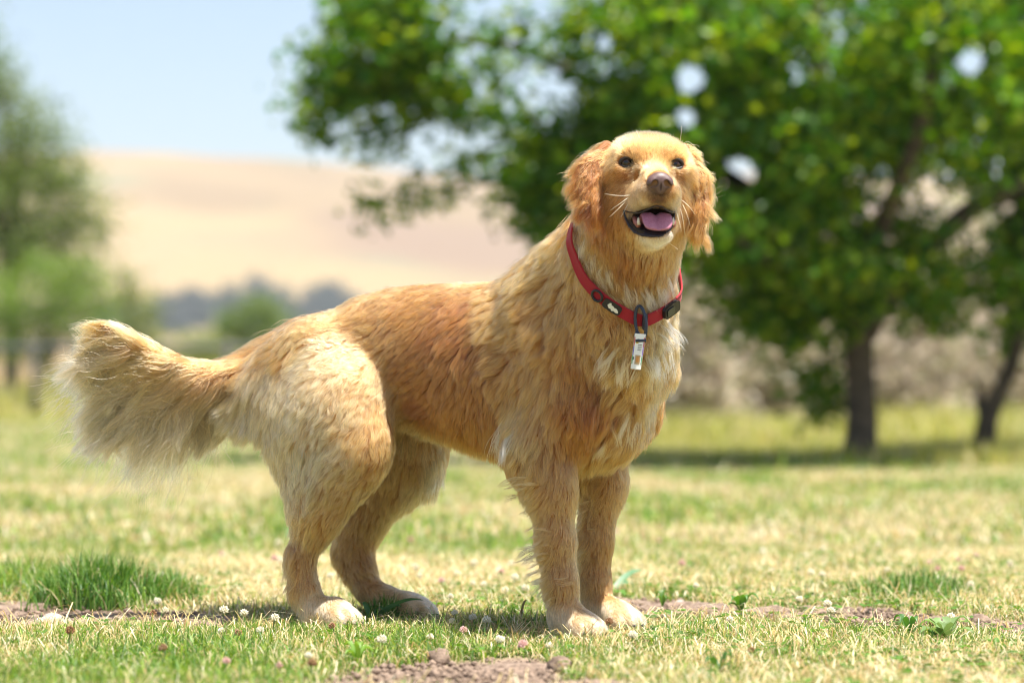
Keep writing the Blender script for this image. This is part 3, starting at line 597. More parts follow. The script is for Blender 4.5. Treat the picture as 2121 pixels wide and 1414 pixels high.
# ---- loose wisps: (x, y, dx, dy, length cm, strands, spread, root tint, tip tint, region)
WISP = [(1098, 1000, -1, .3, 5, 90, .020, 1.5, .8, 1), (1105, 1050, -1, .25, 4.5, 60, .018, 1.5, .8, 1), (1122, 1110, -1, .3, 3.5, 50, .015, 1.5, .8, 1), (1128, 1150, -1, .4, 5.5, 90, .016, 1.5, .6, 1), (1133, 1190, -1, .45, 5.0, 90, .016, 1.5, .6, 1),
        (1140, 1225, -.8, .7, 4.0, 70, .014, 1.6, .8, 1), (1212, 1040, -1, .4, 3.0, 50, .016, 1.5, .6, 1), (1210, 1090, -1, .4, 3.0, 50, .016, 1.5, .6, 1), (1212, 1140, -.9, .5, 3.0, 50, .016, 1.5, .6, 1),
        (1190, 420, -.8, .6, 3.2, 70, .010, 2.8, 2.0, 4), (1205, 440, -.5, .9, 3.2, 70, .010, 2.8, 2.0, 4), (1232, 455, -.1, 1, 3.2, 120, .010, 2.9, 2.6, 4),
        (1466, 360, .8, .5, 2.4, 60, .010, 2.3, 2.1, 4), (1470, 430, .5, .8, 4.0, 120, .010, 2.1, 1.5, 4), (1455, 468, -.1, 1, 4.5, 160, .010, 2.3, 1.6, 4), (1440, 470, -.4, 1, 4.0, 120, .010, 2.3, 1.8, 4),
        (605, 1200, -.4, 1, 4.0, 60, .012, 2, 1.4, 1), (705, 1185, -.3, 1, 3.4, 60, .012, 2.2, 1.6, 1), (905, 985, -.1, 1, 5.0, 140, .018, .5, 6, 1), (890, 1010, -.3, 1, 4.5, 120, .018, .7, 0, 1),
        (1046, 875, -.2, 1, 8, 150, .009, .3, 6, 0), (1060, 900, -.25, 1, 7.5, 150, .009, .3, 6, 0), (1275, 730, -.5, .9, 6.5, 160, .015, 1, .4, 0), (1300, 740, -.2, 1, 7, 200, .016, 1, .3, 0), (1355, 735, .25, 1, 6.5, 200, .018, .6, 6, 0), (1375, 690, .6, .8, 5, 160, .02, .6, 6, 0),
        (1295, 860, -.2, 1, 7, 200, .018, 1, .4, 0), (1270, 900, -.6, .8, 6.5, 200, .018, 1.2, .6, 0), (1345, 600, .1, 1, 5.5, 160, .016, 1, .3, 0), (1285, 595, .5, .9, 5, 160, .014, 1, .5, 0), (1255, 565, .4, .9, 4.5, 160, .014, 1, .5, 0), (1228, 530, .25, .95, 4.5, 140, .014, 1, .5, 0), (1215, 500, .1, 1, 4.5, 120, .012, 1, .5, 0), (1370, 590, .1, 1, 5, 140, .014, .8, .3, 0), (1318, 610, 0, 1, 4, 90, .012, 1, .4, 0)]
wp, wr, wt, wrg, wl = [], [], [], [], []
for (x, y, dx, dy, ln, cnt_, spd, t0, t1, rg_) in WISP:
    c0 = loc_of(surf(x, y, -.002)); cw = rng.normal(0, 1, (max(5, cnt_ // 10), 3))
    for q in range(cnt_):
        li_ = q % len(cw)
        r0 = c0 + cw[li_] * spd * (.75, .75, .75); g_ = sdf_grad(r0[None])[0]; r0 = r0 - g_ * trilin(r0[None])[0] + rng.normal(0, .0012, 3)
        g_ = sdf_grad(r0[None])[0]
        d0 = loc_of(wld_of(np.zeros(3)) + np.array((dx, 0, -dy))) - loc_of(wld_of(np.zeros(3))); d0 = norm(d0 + rng.normal(0, .05, 3) + np.cross(d0, g_) * .22 * cw[li_][0])
        sd = norm(np.cross(d0, g_)); L_ = ln * .01 * rng.uniform(.7, 1.1) * (.75 + .25 * math.tanh(cw[li_][2])); ps = [r0]; p_ = r0.copy()
        for k in range(1, K):
            t = k / (K - 1)
            d_ = d0 + g_ * ((.95 if rg_ == 0 and y < 612 else .45) * (1 - t)) + sd * .35 * math.sin(cw[li_][1] * 3 + 5.5 * t) + np.array((0, 0, -.12 * t))
            p_ = p_ + norm(d_) * L_ / (K - 1); ps.append(p_.copy())
        wp.append(ps); wr.append(tint(t0) * rng.uniform(.85, 1.1)); wt.append(np.clip(tint(t1) * rng.uniform(.9, 1.1), 0, .9)); wrg.append(rg_); wl.append(L_)
wp = np.array(wp)
okw = np.abs(trilin(wp[:, 0])) < .004
wp = wp[okw]; wr, wt, wrg, wl = (np.array(q_)[okw] for q_ in (wr, wt, wrg, wl))
sw = trilin(wp.reshape(-1, 3)).reshape(wp.shape[:2]); gw = sdf_grad(wp.reshape(-1, 3)).reshape(wp.shape)
wp = wp + gw * np.maximum(.003 - sw, 0)[..., None]
pts = np.concatenate([pts[alive], wp]); R = np.concatenate([R[alive], wp[:, 0]]); RG = np.concatenate([RG[alive], np.array(wrg)])
c_root = np.concatenate([c_root[alive], np.array(wr)]); c_tip = np.concatenate([c_tip[alive], np.array(wt)]); Ln = np.concatenate([Ln[alive], np.array(wl)])
def fur_material():
    m = bpy.data.materials.new('golden_fur'); m.use_nodes = True
    t = m.node_tree; N, L = t.nodes, t.links; N.clear()
    o = N.new('ShaderNodeOutputMaterial'); h = N.new('ShaderNodeBsdfHairPrincipled')
    h.model = 'CHIANG'; h.parametrization = 'COLOR'
    a = N.new('ShaderNodeAttribute'); a.attribute_name = 'root_tint'; b = N.new('ShaderNodeAttribute'); b.attribute_name = 'tip_tint'
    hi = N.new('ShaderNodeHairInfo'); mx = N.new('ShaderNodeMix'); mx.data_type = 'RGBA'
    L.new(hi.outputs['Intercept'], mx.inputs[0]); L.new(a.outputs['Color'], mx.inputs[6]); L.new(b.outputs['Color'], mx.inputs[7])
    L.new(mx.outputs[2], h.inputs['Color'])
    h.inputs['Roughness'].default_value = .42; h.inputs['Radial Roughness'].default_value = .6; h.inputs['Coat'].default_value = 0.0
    h.inputs['Random Roughness'].default_value = .2
    L.new(h.outputs[0], o.inputs[0])
    return m
FUR = fur_material()
def fur_object(name, sel, parent, w0=.00052):
    cu = bpy.data.hair_curves.new(name); m = int(sel.sum())
    cu.add_curves([K] * m)
    cu.position_data.foreach_set('vector', wld_of(pts[sel].reshape(-1, 3)).astype(np.float32).ravel())
    tt = np.linspace(0, 1, K)
    wdt = np.interp(Ln[sel], [.004, .012, .03, .12], [.42, .62, .95, 1.3]) * w0 * rng.uniform(.7, 1.25, m)
    rad = (wdt[:, None] * .5 * np.interp(tt, [0, .5, .85, 1], [1.0, 1.0, .7, .12])[None]).astype(np.float32)
    ra = cu.attributes.get('radius') or cu.attributes.new('radius', 'FLOAT', 'POINT'); ra.data.foreach_set('value', rad.ravel())
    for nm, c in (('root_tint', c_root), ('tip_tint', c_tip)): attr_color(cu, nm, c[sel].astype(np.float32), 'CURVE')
    cu.materials.append(FUR)
    return link(name, cu, None, parent)
# body skin takes the coat's own tint where hair parts
vc = va[:, 3:6] * .8
vc[VM] = (.02, .012, .014); vc[VE] = (.03, .02, .016)
body_me = np_mesh('dog', BW, BF); attr_color(body_me, 'tint', vc)
skin = mat('dog_skin', rough=.7); t_, Nn, Ll, b_ = nodes(skin); at = Nn.new('ShaderNodeAttribute'); at.attribute_name = 'tint'; Ll.new(at.outputs['Color'], b_.inputs['Base Color'])
dog = link('dog', body_me, skin)
tag(dog, 'golden retriever in a red collar standing side on with its mouth open', 'dog')
hxy = to_head(R)
for rn in REG:
    sel = RG == REG.index(rn)
    if rn == 'ear_fur':
        for s in (-1, 1): fur_object('ear_fur', sel & (np.sign(hxy[:, 0]) == s), dog)
    elif rn == 'leg_fur':
        fr = R[:, 0] > -.08; lf_ = R[:, 1] > 0
        for q in (fr & lf_, fr & ~lf_, ~fr & lf_, ~fr & ~lf_): fur_object('leg_fur', sel & q, dog)
    else: fur_object(rn, sel, dog)
# ------------------------------------------------------------------ the dog: face
def nets_mesh(name, func, lo, hi, gs, m, parent, xf, smooth=2):
    lo = np.asarray(lo, float); n_ = np.ceil((np.asarray(hi) - lo) / gs).astype(int) + 1
    Pg = np.stack(np.meshgrid(*(lo[i] + gs * np.arange(n_[i]) for i in range(3)), indexing='ij'), -1)
    V, F = surface_nets(func(Pg).astype(np.float32), lo, gs)
    me = np_mesh(name, xf(V), F)
    bm = bmesh.new(); bm.from_mesh(me); bmesh.ops.recalc_face_normals(bm, faces=bm.faces)
    for i in range(smooth): bmesh.ops.smooth_vert(bm, verts=bm.verts, factor=.5, use_axis_x=True, use_axis_y=True, use_axis_z=True)
    bm.to_mesh(me); bm.free()
    return link(name, me, m, parent)
def smin(a, b, k): h = np.maximum(k - np.abs(a - b), 0) / k; return np.minimum(a, b) - h * h * k / 4
def headx(V): return Hd(V[:, 0], V[:, 1], V[:, 2])
def nose_f(P):
    d = ell_d(P, (0, -3.45, 7.3), (1.8, 1.45, 1.2))
    d = smin(d, ell_d(P, (0, -4.55, 7.25), (1.05, 1.05, .95)), .6)
    for s in (-1, 1):
        d = smin(d, ell_d(P, (s * 1.2, -3.75, 7.45), (.95, .95, .95)), .5)
        d = np.maximum(d, -ell_d(P, (s * .95, -3.9, 8.30), (.50, .56, 1.3), rot3(0, 0, s * .5)))
        d = np.maximum(d, -ell_d(P, (s * 1.55, -4.25, 8.0), (.60, .22, .8), rot3(0, 0, s * -.5)))
    d = np.maximum(d, -ell_d(P, (0, -4.9, 8.3), (.10, 1.0, .35)))
    return d
nose_m = mat('nose_leather', (.15, .085, .075), .42); noise_color(nose_m, (.070, .038, .034), (.15, .085, .078), 1400, 3, .35, 'Object', bump_scale=2600)
nose_m.node_tree.nodes['Bump'].inputs['Distance'].default_value = .0006
nets_mesh('nose', nose_f, (-2.6, -6.2, 5.6), (2.6, -1.4, 9.0), .09, nose_m, dog, headx)
# eyes
eye_m = mat('eye', (.02, .01, .006), .04); eye_m.node_tree.nodes['Principled BSDF'].inputs['Coat Weight'].default_value = .35
t_, Nn, Ll, b_ = nodes(eye_m); b_.inputs['Specular IOR Level'].default_value = .35
tcn = Nn.new('ShaderNodeTexCoord'); sx = Nn.new('ShaderNodeSeparateXYZ'); Ll.new(tcn.outputs['Object'], sx.inputs[0])
vl = Nn.new('ShaderNodeVectorMath'); vl.operation = 'LENGTH'; cxy = Nn.new('ShaderNodeCombineXYZ'); Ll.new(sx.outputs[0], cxy.inputs[0]); Ll.new(sx.outputs[2], cxy.inputs[1]); Ll.new(cxy.outputs[0], vl.inputs[0])
rmp = Nn.new('ShaderNodeValToRGB'); rmp.color_ramp.interpolation = 'LINEAR'
mp = Nn.new('ShaderNodeMath'); mp.operation = 'MULTIPLY'; mp.inputs[1].default_value = 100.0; Ll.new(vl.outputs['Value'], mp.inputs[0]); Ll.new(mp.outputs[0], rmp.inputs[0])
el = rmp.color_ramp.elements; el[0].position = .30; el[0].color = (.002, .002, .002, 1); el[1].position = .36; el[1].color = (.05, .02, .007, 1)
e3 = el.new(.70); e3.color = (.028, .012, .005, 1); e4 = el.new(.76); e4.color = (.008, .006, .005, 1); e5 = el.new(.95); e5.color = (.02, .014, .012, 1)
Ll.new(rmp.outputs[0], b_.inputs['Base Color'])
rim_m = mat('eyelid_rim', (.018, .011, .009), .4)
def uv_sphere(name, r, m, parent, segs=32, rings=20):
    bm = bmesh.new(); bmesh.ops.create_uvsphere(bm, u_segments=segs, v_segments=rings, radius=r)
    me = bpy.data.meshes.new(name); bm.to_mesh(me); bm.free()
    for p in me.polygons: p.use_smooth = True
    return link(name, me, m, parent)
def tube(name, P, rad, m, parent, sides=8, closed=False):
    P = np.asarray(P, float); q = len(P); rad = np.broadcast_to(rad, q)
    tg = np.roll(P, -1, 0) - np.roll(P, 1, 0)
    if not closed: tg[0] = P[1] - P[0]; tg[-1] = P[-1] - P[-2]
    tg = norm(tg); up = np.array((0.13, 0.21, 1.)); a = norm(np.cross(tg, up)); b = np.cross(tg, a)
    an = np.arange(sides) / sides * 2 * math.pi
    V = P[:, None] + rad[:, None, None] * (np.cos(an)[None, :, None] * a[:, None] + np.sin(an)[None, :, None] * b[:, None])
    V = V.reshape(-1, 3); F = []
    for i in range(q if closed else q - 1):
        j = (i + 1) % q
        for k in range(sides):
            l = (k + 1) % sides; F.append((i * sides + k, i * sides + l, j * sides + l, j * sides + k))
    me = np_mesh(name, V, np.array(F))
    if not closed:
        bm = bmesh.new(); bm.from_mesh(me); bmesh.ops.holes_fill(bm, edges=[e for e in bm.edges if e.is_boundary], sides=0); bm.to_mesh(me); bm.free()
    return link(name, me, m, parent)
for s, e in zip((-1, 1), EYES):
    o = uv_sphere('eye', .0113, eye_m, dog); o.location = Vector(Hd(e[0], e[1], e[2] - .26))
    gaze = (Vector((0, 0, CH + .25)) - o.location).normalized()
    o.rotation_euler = gaze.to_track_quat('-Y', 'Z').to_euler()
    an = np.linspace(0, 2 * math.pi, 33)[:-1]
    ex = 1.10 * np.cos(an); ey = np.where(np.sin(an) > 0, .80, .66) * np.sin(an) * (1 - .10 * np.cos(an) ** 2)
    ro = -s * .16; xx, yy = ex * math.cos(ro) - ey * math.sin(ro), ex * math.sin(ro) + ey * math.cos(ro)
    ff = np.sqrt(np.maximum(1.19 ** 2 - (xx ** 2 + yy ** 2) * .92, .02))
    r_ = tube('eyelid_rim', Hd(e[0] + xx, e[1] + yy, e[2] - .20 + ff), .0020 * np.where(np.sin(an) > 0, 1.3, .9), rim_m, o, 8, True)
    r_.matrix_parent_inverse = (Matrix.Translation(o.location) @ o.rotation_euler.to_matrix().to_4x4()).inverted()
# claws
claw_m = mat('claw', (.06, .045, .035), .4)
for (c_, du, dv, s_) in PAWS:
    for (a_, b2, l_) in ((-.024, .024, .9), (-.0085, .038, 1.), (.0085, .038, 1.), (.024, .024, .9)):
        o_ = c_ + dv * a_ * s_ + du * (b2 + .021 * l_) * s_
        tube('claw', wld_of(np.array([o_ + (0, 0, .014), o_ + du * .006 + (0, 0, .012), o_ + du * .010 + (0, 0, .006)])), [.0030, .0024, .0008], claw_m, dog, 8)
# tongue
tg_m = mat('tongue', (.42, .15, .20), .38); noise_color(tg_m, (.36, .12, .19), (.46, .19, .26), 500, 3, .3, 'Object', bump_scale=1800); tg_m.node_tree.nodes['Bump'].inputs['Distance'].default_value = .0008
tg_m.node_tree.nodes['Principled BSDF'].inputs['Subsurface Weight'].default_value = .15; tg_m.node_tree.nodes['Principled BSDF'].inputs['Subsurface Radius'].default_value = (.006, .002, .002)
TP = np.array([(0, -10.2, -1.5), (0, -9.2, 1.0), (0, -8.6, 2.9), (0, -9.0, 4.5), (0, -10.0, 5.5), (0, -10.9, 6.05), (0, -11.25, 6.15)])
TW = np.array([2.2, 2.3, 2.35, 2.45, 2.4, 1.9, .9])
ns, nw = 40, 24
si = np.linspace(0, len(TP) - 1, ns)
def cr(Pn, t):
    i = np.clip(np.floor(t).astype(int), 0, len(Pn) - 2); f = (t - i)
    g_ = lambda k: Pn[np.clip(i + k, 0, len(Pn) - 1)]
    if Pn.ndim > 1: f = f[:, None]
    return .5 * (2 * g_(0) + (-g_(-1) + g_(1)) * f + (2 * g_(-1) - 5 * g_(0) + 4 * g_(1) - g_(2)) * f * f + (-g_(-1) + 3 * g_(0) - 3 * g_(1) + g_(2)) * f ** 3)
tp, tw = cr(TP, si), cr(TW, si)
dT = norm(np.gradient(tp, axis=0)); nT = np.stack([np.zeros(ns), dT[:, 2], -dT[:, 1]], 1)
an = np.linspace(0, 2 * math.pi, nw, endpoint=False)
cx_ = np.sign(np.cos(an)) * np.abs(np.cos(an)) ** .8; cn = np.sin(an)
groove = -.42 * np.exp(-(cx_ / .13) ** 2) * (cn > 0) + .10 * cx_ ** 2 * (cn > 0)
Vt = tp[:, None] + cx_[None, :, None] * tw[:, None, None] * np.array((1., 0, 0)) + ((.42 * cn + groove)[None, :, None]) * nT[:, None] * np.minimum(1, tw / 1.6)[:, None, None]
F = [(i * nw + k, i * nw + (k + 1) % nw, (i + 1) * nw + (k + 1) % nw, (i + 1) * nw + k) for i in range(ns - 1) for k in range(nw)]
me = np_mesh('tongue', headx(Vt.reshape(-1, 3)), np.array(F)); bm = bmesh.new(); bm.from_mesh(me); bmesh.ops.holes_fill(bm, edges=[e for e in bm.edges if e.is_boundary], sides=0); bmesh.ops.recalc_face_normals(bm, faces=bm.faces); bm.to_mesh(me); bm.free()
for p_ in me.polygons: p_.use_smooth = True
link('tongue', me, tg_m, dog)
# lips: a dark wet edge round the open mouth
lip_m = mat('lip', (.018, .011, .013), .38)
def mouth_path(pp): return cr(np.array([px(x, y, HE[1] - f * .01) for x, y, f in pp]), np.linspace(0, len(pp) - 1, len(pp) * 5))
q = mouth_path([(1292, 437, 1.2), (1296, 452, 2.0), (1304, 468, 3.0), (1316, 481, 4.4), (1334, 488, 5.7), (1353, 490, 6.0), (1371, 488, 5.7), (1384, 480, 4.4), (1392, 466, 3.0), (1396, 450, 2.0), (1397, 438, 1.2)])
tube('lower_lip', q, np.interp(np.linspace(0, 1, len(q)), [0, .25, .5, .75, 1], [.0015, .0026, .0014, .0022, .0015]) * (1 + .35 * np.sin(np.arange(len(q)) * 1.9) * np.sin(np.arange(len(q)) * .7)), lip_m, dog, 10)
q = mouth_path([(1291, 436, 1.0), (1306, 440, 2.8), (1324, 441, 4.8), (1342, 434, 6.4), (1354, 428, 6.9), (1363, 427, 7.0), (1372, 429, 6.9), (1384, 437, 6.0), (1394, 440, 4.0), (1398, 438, 1.0)])
tube('upper_lip', q, .0011, lip_m, dog, 8)
# teeth and gum of the lower jaw
tooth_m = mat('tooth', (.70, .64, .52), .25); gum_m = mat('gum', (.34, .12, .10), .35)
for s in (-1, 1):
    a = Hd(s * 2.75, -10.2, 3.6); b = Hd(s * 2.85, -9.0, 3.75)
    tube('tooth', np.array([a, a * .6 + b * .4, a * .2 + b * .8, b]), [.0028, .0026, .0016, .0005], tooth_m, dog, 10)
    tube('gum', headx(np.array([(s * 3.1, -9.0, 1.6), (s * 3.0, -9.7, 2.6), (s * 2.8, -10.3, 3.5)])), [.004, .005, .0045], gum_m, dog, 10)
# whiskers
wk_m = mat('whisker', (.85, .78, .62), .4)
for (a, b, c_) in [((1308, 404), (1282, 408), (1252, 401)), ((1304, 408), (1284, 422), (1264, 436)), ((1300, 414), (1280, 434), (1262, 450)), ((1303, 420), (1294, 436), (1286, 450)),
                   ((1408, 412), (1428, 425), (1440, 445)), ((1410, 418), (1424, 440), (1430, 470)), ((1406, 425), (1416, 450), (1418, 485)), ((1398, 430), (1408, 460), (1412, 480)), ((1378, 500), (1396, 508), (1405, 518)), ((1330, 300), (1325, 285), (1318, 270)), ((1405, 292), (1412, 278), (1411, 262))]:
    base = surf(*a, .001); dY = base[1]
    P3 = np.array([base, px(*b, dY - .012), px(*c_, dY - .006)]); tq = np.linspace(0, 1, 9)[:, None]
    tube('whisker', (1 - tq) ** 2 * P3[0] + 2 * tq * (1 - tq) * P3[1] + tq ** 2 * P3[2], np.linspace(.00042, .00016, 9), wk_m, dog, 5)

# ------------------------------------------------------------------ collar and tag
collar = empty('dog_collar', Vector(CS.mean(0)))
tag(collar, 'red fabric collar with black fittings round the dog\'s neck', 'collar')
from_c = -Vector(CS.mean(0))
def put(o, parent):
    o.parent = parent; o.matrix_parent_inverse = Matrix.Translation(-parent.location); return o
red_m = mat('red_webbing', (.36, .008, .02), .8); t_, Nn, Ll, b_ = nodes(red_m)
tcn = Nn.new('ShaderNodeTexCoord'); wv = Nn.new('ShaderNodeTexNoise'); wv.inputs['Scale'].default_value = 900; Ll.new(tcn.outputs['Object'], wv.inputs['Vector'])
rr = Nn.new('ShaderNodeValToRGB'); rr.color_ramp.elements[0].color = (.20, .003, .008, 1); rr.color_ramp.elements[1].color = (.40, .006, .016, 1); Ll.new(wv.outputs[0], rr.inputs[0]); Ll.new(rr.outputs[0], b_.inputs['Base Color'])
b_.inputs['Sheen Weight'].default_value = .08
def band(name, P, nrm, wd, th, m, closed):
    """flat strap along P; nrm points away from the neck"""
    q = len(P); tg = norm(np.gradient(P, axis=0)) if not closed else norm(np.roll(P, -1, 0) - np.roll(P, 1, 0))
    ac = norm(np.cross(tg, nrm)); nr = np.cross(ac, tg)
    prof = np.array([(-.5, -.5), (-.47, .3), (-.40, .5), (-.36, .35), (0, .42), (.36, .35), (.40, .5), (.47, .3), (.5, -.5)])
    V = P[:, None] + prof[None, :, :1] * wd * ac[:, None] + prof[None, :, 1:] * th * nr[:, None]
    k = len(prof); F = []
    for i in range(q if closed else q - 1):
        j = (i + 1) % q
        for a in range(k): F.append((i * k + a, i * k + (a + 1) % k, j * k + (a + 1) % k, j * k + a))
    me = np_mesh(name, V.reshape(-1, 3), np.array(F))
    bm = bmesh.new(); bm.from_mesh(me)
    if not closed: bmesh.ops.holes_fill(bm, edges=[e for e in bm.edges if e.is_boundary], sides=0)
    bmesh.ops.recalc_face_normals(bm, faces=bm.faces); bm.to_mesh(me); bm.free()
    return link(name, me, m)
cn_ = norm(CS - CC - ((CS - CC) @ pn)[:, None] * pn)
# over the throat the strap follows the coat: take the surface normal there
cg = loc_of(CS); gl = sdf_grad(cg); gwn = norm(wld_of(cg + gl) - wld_of(cg)); cn_ = norm(cn_ * .4 + gwn)
put(band('strap', CS, cn_, .021, .003, red_m, True), collar)
blk = mat('black_plastic', (.012, .012, .014), .32); chrome = mat('dark_metal', (.10, .11, .13), .25, Metallic=1.0); blue_blk = mat('blue_black_plastic', (.012, .02, .045), .3)
lbl = mat('label_black', (.015, .013, .012), .6); white_p = mat('label_print', (.72, .70, .62), .6)
def frame_at(i):
    p = CS[i]; tg = norm(CS[(i + 1) % len(CS)] - CS[i - 1]); nr = norm(cn_[i] - tg * (cn_[i] @ tg)); return p, tg, np.cross(nr, tg), nr
def nearest_cs(x, y):
    pr = np.stack([CX + CS[:, 0] / CS[:, 1] * FPX, HY - (CS[:, 2] - CH) / CS[:, 1] * FPX], 1); fr = np.arange(len(CS)) < 12 * 8
    return int(np.argmin(((pr - (x, y)) ** 2).sum(1) + (~fr) * 1e6))
def plate(name, i, wl, ww, th, m, off=0., shift=0., shape=None, along=0.):
    """thin rounded plate lying on the strap at i"""
    p, tg, ac, nr = frame_at(i)
    out = shape if shape is not None else [(math.copysign(abs(math.cos(a)) ** .45, math.cos(a)) * .5, math.copysign(abs(math.sin(a)) ** .45, math.sin(a)) * .5) for a in np.linspace(0, 2 * math.pi, 28, endpoint=False)]
    out = np.array(out); c = p + nr * off + ac * shift + tg * along
    top = c + out[:, :1] * wl * tg + out[:, 1:] * ww * ac + nr * th; bot = top - nr * th
    q = len(out); bm = bmesh.new(); vt_ = [bm.verts.new(v) for v in top]; vb_ = [bm.verts.new(v) for v in bot]
    bm.faces.new(vt_); bm.faces.new(vb_[::-1])
    for a in range(q): bm.faces.new((vt_[a], vb_[a], vb_[(a + 1) % q], vt_[(a + 1) % q]))
    bmesh.ops.recalc_face_normals(bm, faces=bm.faces)
    me = bpy.data.meshes.new(name); bm.to_mesh(me); bm.free(); return link(name, me, m)
iL = nearest_cs(1272, 627)
brand = put(plate('fabric_label', iL, .034, .017, .0022, lbl, .0022), collar)
blob = [(-.5, -.05), (-.42, .30), (-.30, .42), (-.22, .18), (-.08, .22), (.05, .10), (.22, .16), (.40, .02), (.50, -.22), (.30, -.34), (.10, -.26), (-.02, -.44), (-.14, -.24), (-.30, -.30)]
plate('label_print', iL, .022, .014, .0006, white_p, .0046, 0, blob, .003).parent = brand
iR = nearest_cs(1248, 600)
p, tg, ac, nr = frame_at(iR); an = np.linspace(0, 2 * math.pi, 25)[:-1]
put(tube('strap_ring', p + nr * .004 + (np.cos(an)[:, None] * .010 * tg + np.sin(an)[:, None] * .0085 * ac), .0022, blk, None, 8, True), collar)
iB = nearest_cs(1378, 628)
buckle = put(plate('buckle', iB, .040, .022, .007, blk, .001), collar); plate('buckle_face', iB, .020, .014, .0016, chrome, .0082, 0, None, -.006).parent = buckle
iV = nearest_cs(1328, 662)
put(plate('strap_slider', nearest_cs(1334, 660), .008, .028, .005, blue_blk, .001), collar)
p, tg, ac, nr = frame_at(iV)
ct = px(1327, 690, p[1] - .012)
an = np.linspace(0, 2 * math.pi, 33)[:-1]
ringP = np.array([px(1327 + 11 * math.cos(a) + 3 * math.sin(a), 668 + 34 * math.sin(a), ct[1] - .004 * math.cos(a)) for a in an])
put(tube('carabiner', ringP, .0028, blue_blk, None, 8, True), collar)
clipP = np.array([px(1320 + 4 * math.cos(a), 700 + 13 * math.sin(a), ct[1] - .003) for a in an])
tagT = empty('identity_tag', Vector(px(1318, 735, ct[1] - .006)))
tag(tagT, 'white rectangular identity tag hanging on black clip below the red collar', 'tag')
put(tube('clip_loop', clipP, .0024, blue_blk, None, 8, True), tagT)
put(tube('clip_pin', np.array([px(1316, 706, ct[1] - .006), px(1338, 705, ct[1] - .006)]), .0032, blue_blk, None, 10), tagT)
tq_ = [(1315, 690), (1338, 692), (1327, 766), (1306, 763)]
def quad_plate(name, corners, Y, th, m, yo=0.):
    top = [Vector(px(x, y, Y - yo)) for x, y in corners]; bm = bmesh.new()
    a = [bm.verts.new(v) for v in top]; b = [bm.verts.new(v + Vector((0, th, 0))) for v in top]
    bm.faces.new(a); bm.faces.new(b[::-1])
    for i in range(len(a)): bm.faces.new((a[i], b[i], b[(i + 1) % len(a)], a[(i + 1) % len(a)]))
    bmesh.ops.recalc_face_normals(bm, faces=bm.faces)
    if th > .001: bmesh.ops.bevel(bm, geom=[e for e in bm.edges], offset=.0005, segments=2, affect='EDGES')
    me = bpy.data.meshes.new(name); bm.to_mesh(me); bm.free(); return link(name, me, m)
TY = ct[1] - .008
tag_plate = put(quad_plate('tag_plate', tq_, TY, .002, mat('tag_white', (.78, .78, .74), .3)), tagT)
def tagpt(a, b):          # a across 0..1, b down 0..1
    A_, B_, C2, D_ = (np.array(v, float) for v in tq_); return tuple((A_ * (1 - a) + B_ * a) * (1 - b) + (D_ * (1 - a) + C2 * a) * b)
def strip(name, a0, a1, b0, b1, col, yo=.0003):
    quad_plate(name, [tagpt(a0, b0), tagpt(a1, b0), tagpt(a1, b1), tagpt(a0, b1)], TY, .0002, mat('print_' + name, col, .4), yo).parent = tag_plate
for nm, b0, b1, cl, cr_ in (('edge_print', .10, .36, (.5, .05, .03), (.45, .04, .05)), ('edge_print', .36, .62, (.10, .08, .40), (.16, .06, .38)), ('edge_print', .62, .86, (.04, .28, .08), (.03, .26, .10))):
    strip(nm, .02, .10, b0, b1, cl); strip(nm, .90, .98, b0, b1, cr_)
strip('logo_print', .22, .44, .20, .28, (.55, .42, .05)); strip('logo_print', .30, .50, .15, .20, (.10, .12, .05))
for b0 in (.30, .35, .40, .45): strip('text_line', .42, .78, b0, b0 + .018, (.12, .12, .12))
strip('picture_print', .30, .80, .60, .86, (.42, .30, .16)); strip('picture_print', .42, .70, .64, .80, (.50, .22, .05), .0006)
strip('text_line', .10, .22, .66, .74, (.12, .12, .12))
# ------------------------------------------------------------------ ground and hills
def leaf_material(name, trans=.38, rough=.5, gloss=.03, attr='tint'):
    m = bpy.data.materials.new(name); m.use_nodes = True; t = m.node_tree; N, L = t.nodes, t.links; N.clear()
    o = N.new('ShaderNodeOutputMaterial'); a = N.new('ShaderNodeAttribute'); a.attribute_name = attr
    d = N.new('ShaderNodeBsdfDiffuse'); tr = N.new('ShaderNodeBsdfTranslucent'); mx = N.new('ShaderNodeMixShader'); mx.inputs[0].default_value = trans
    hs = N.new('ShaderNodeHueSaturation'); hs.inputs['Hue'].default_value = .485; hs.inputs['Saturation'].default_value = 1.15; hs.inputs['Value'].default_value = 1.5
    L.new(a.outputs['Color'], d.inputs[0]); L.new(a.outputs['Color'], hs.inputs['Color']); L.new(hs.outputs[0], tr.inputs[0])
    L.new(d.outputs[0], mx.inputs[1]); L.new(tr.outputs[0], mx.inputs[2])
    g = N.new('ShaderNodeBsdfGlossy'); g.inputs['Roughness'].default_value = rough; m2 = N.new('ShaderNodeMixShader'); m2.inputs[0].default_value = gloss
    L.new(mx.outputs[0], m2.inputs[1]); L.new(g.outputs[0], m2.inputs[2]); L.new(m2.outputs[0], o.inputs[0])
    return m
SOIL = [(50, 1268, 230, 24), (330, 1278, 190, 13), (440, 1288, 60, 8), (900, 1392, 230, 22), (1080, 1395, 120, 26), (1000, 1420, 330, 22), (1360, 1258, 110, 20), (1470, 1262, 70, 12), (1600, 1272, 100, 9), (1880, 1284, 190, 14), (1760, 1266, 120, 8), (2080, 1300, 90, 12)]
soil_c = []
for (x, y, rx, ry) in SOIL:
    c = on_ground(x, y); a = on_ground(x, y - ry); b = on_ground(x, y + ry)
    soil_c.append((c[0], (a[1] + b[1]) / 2, rx * c[1] / FPX, (a[1] - b[1]) / 2))
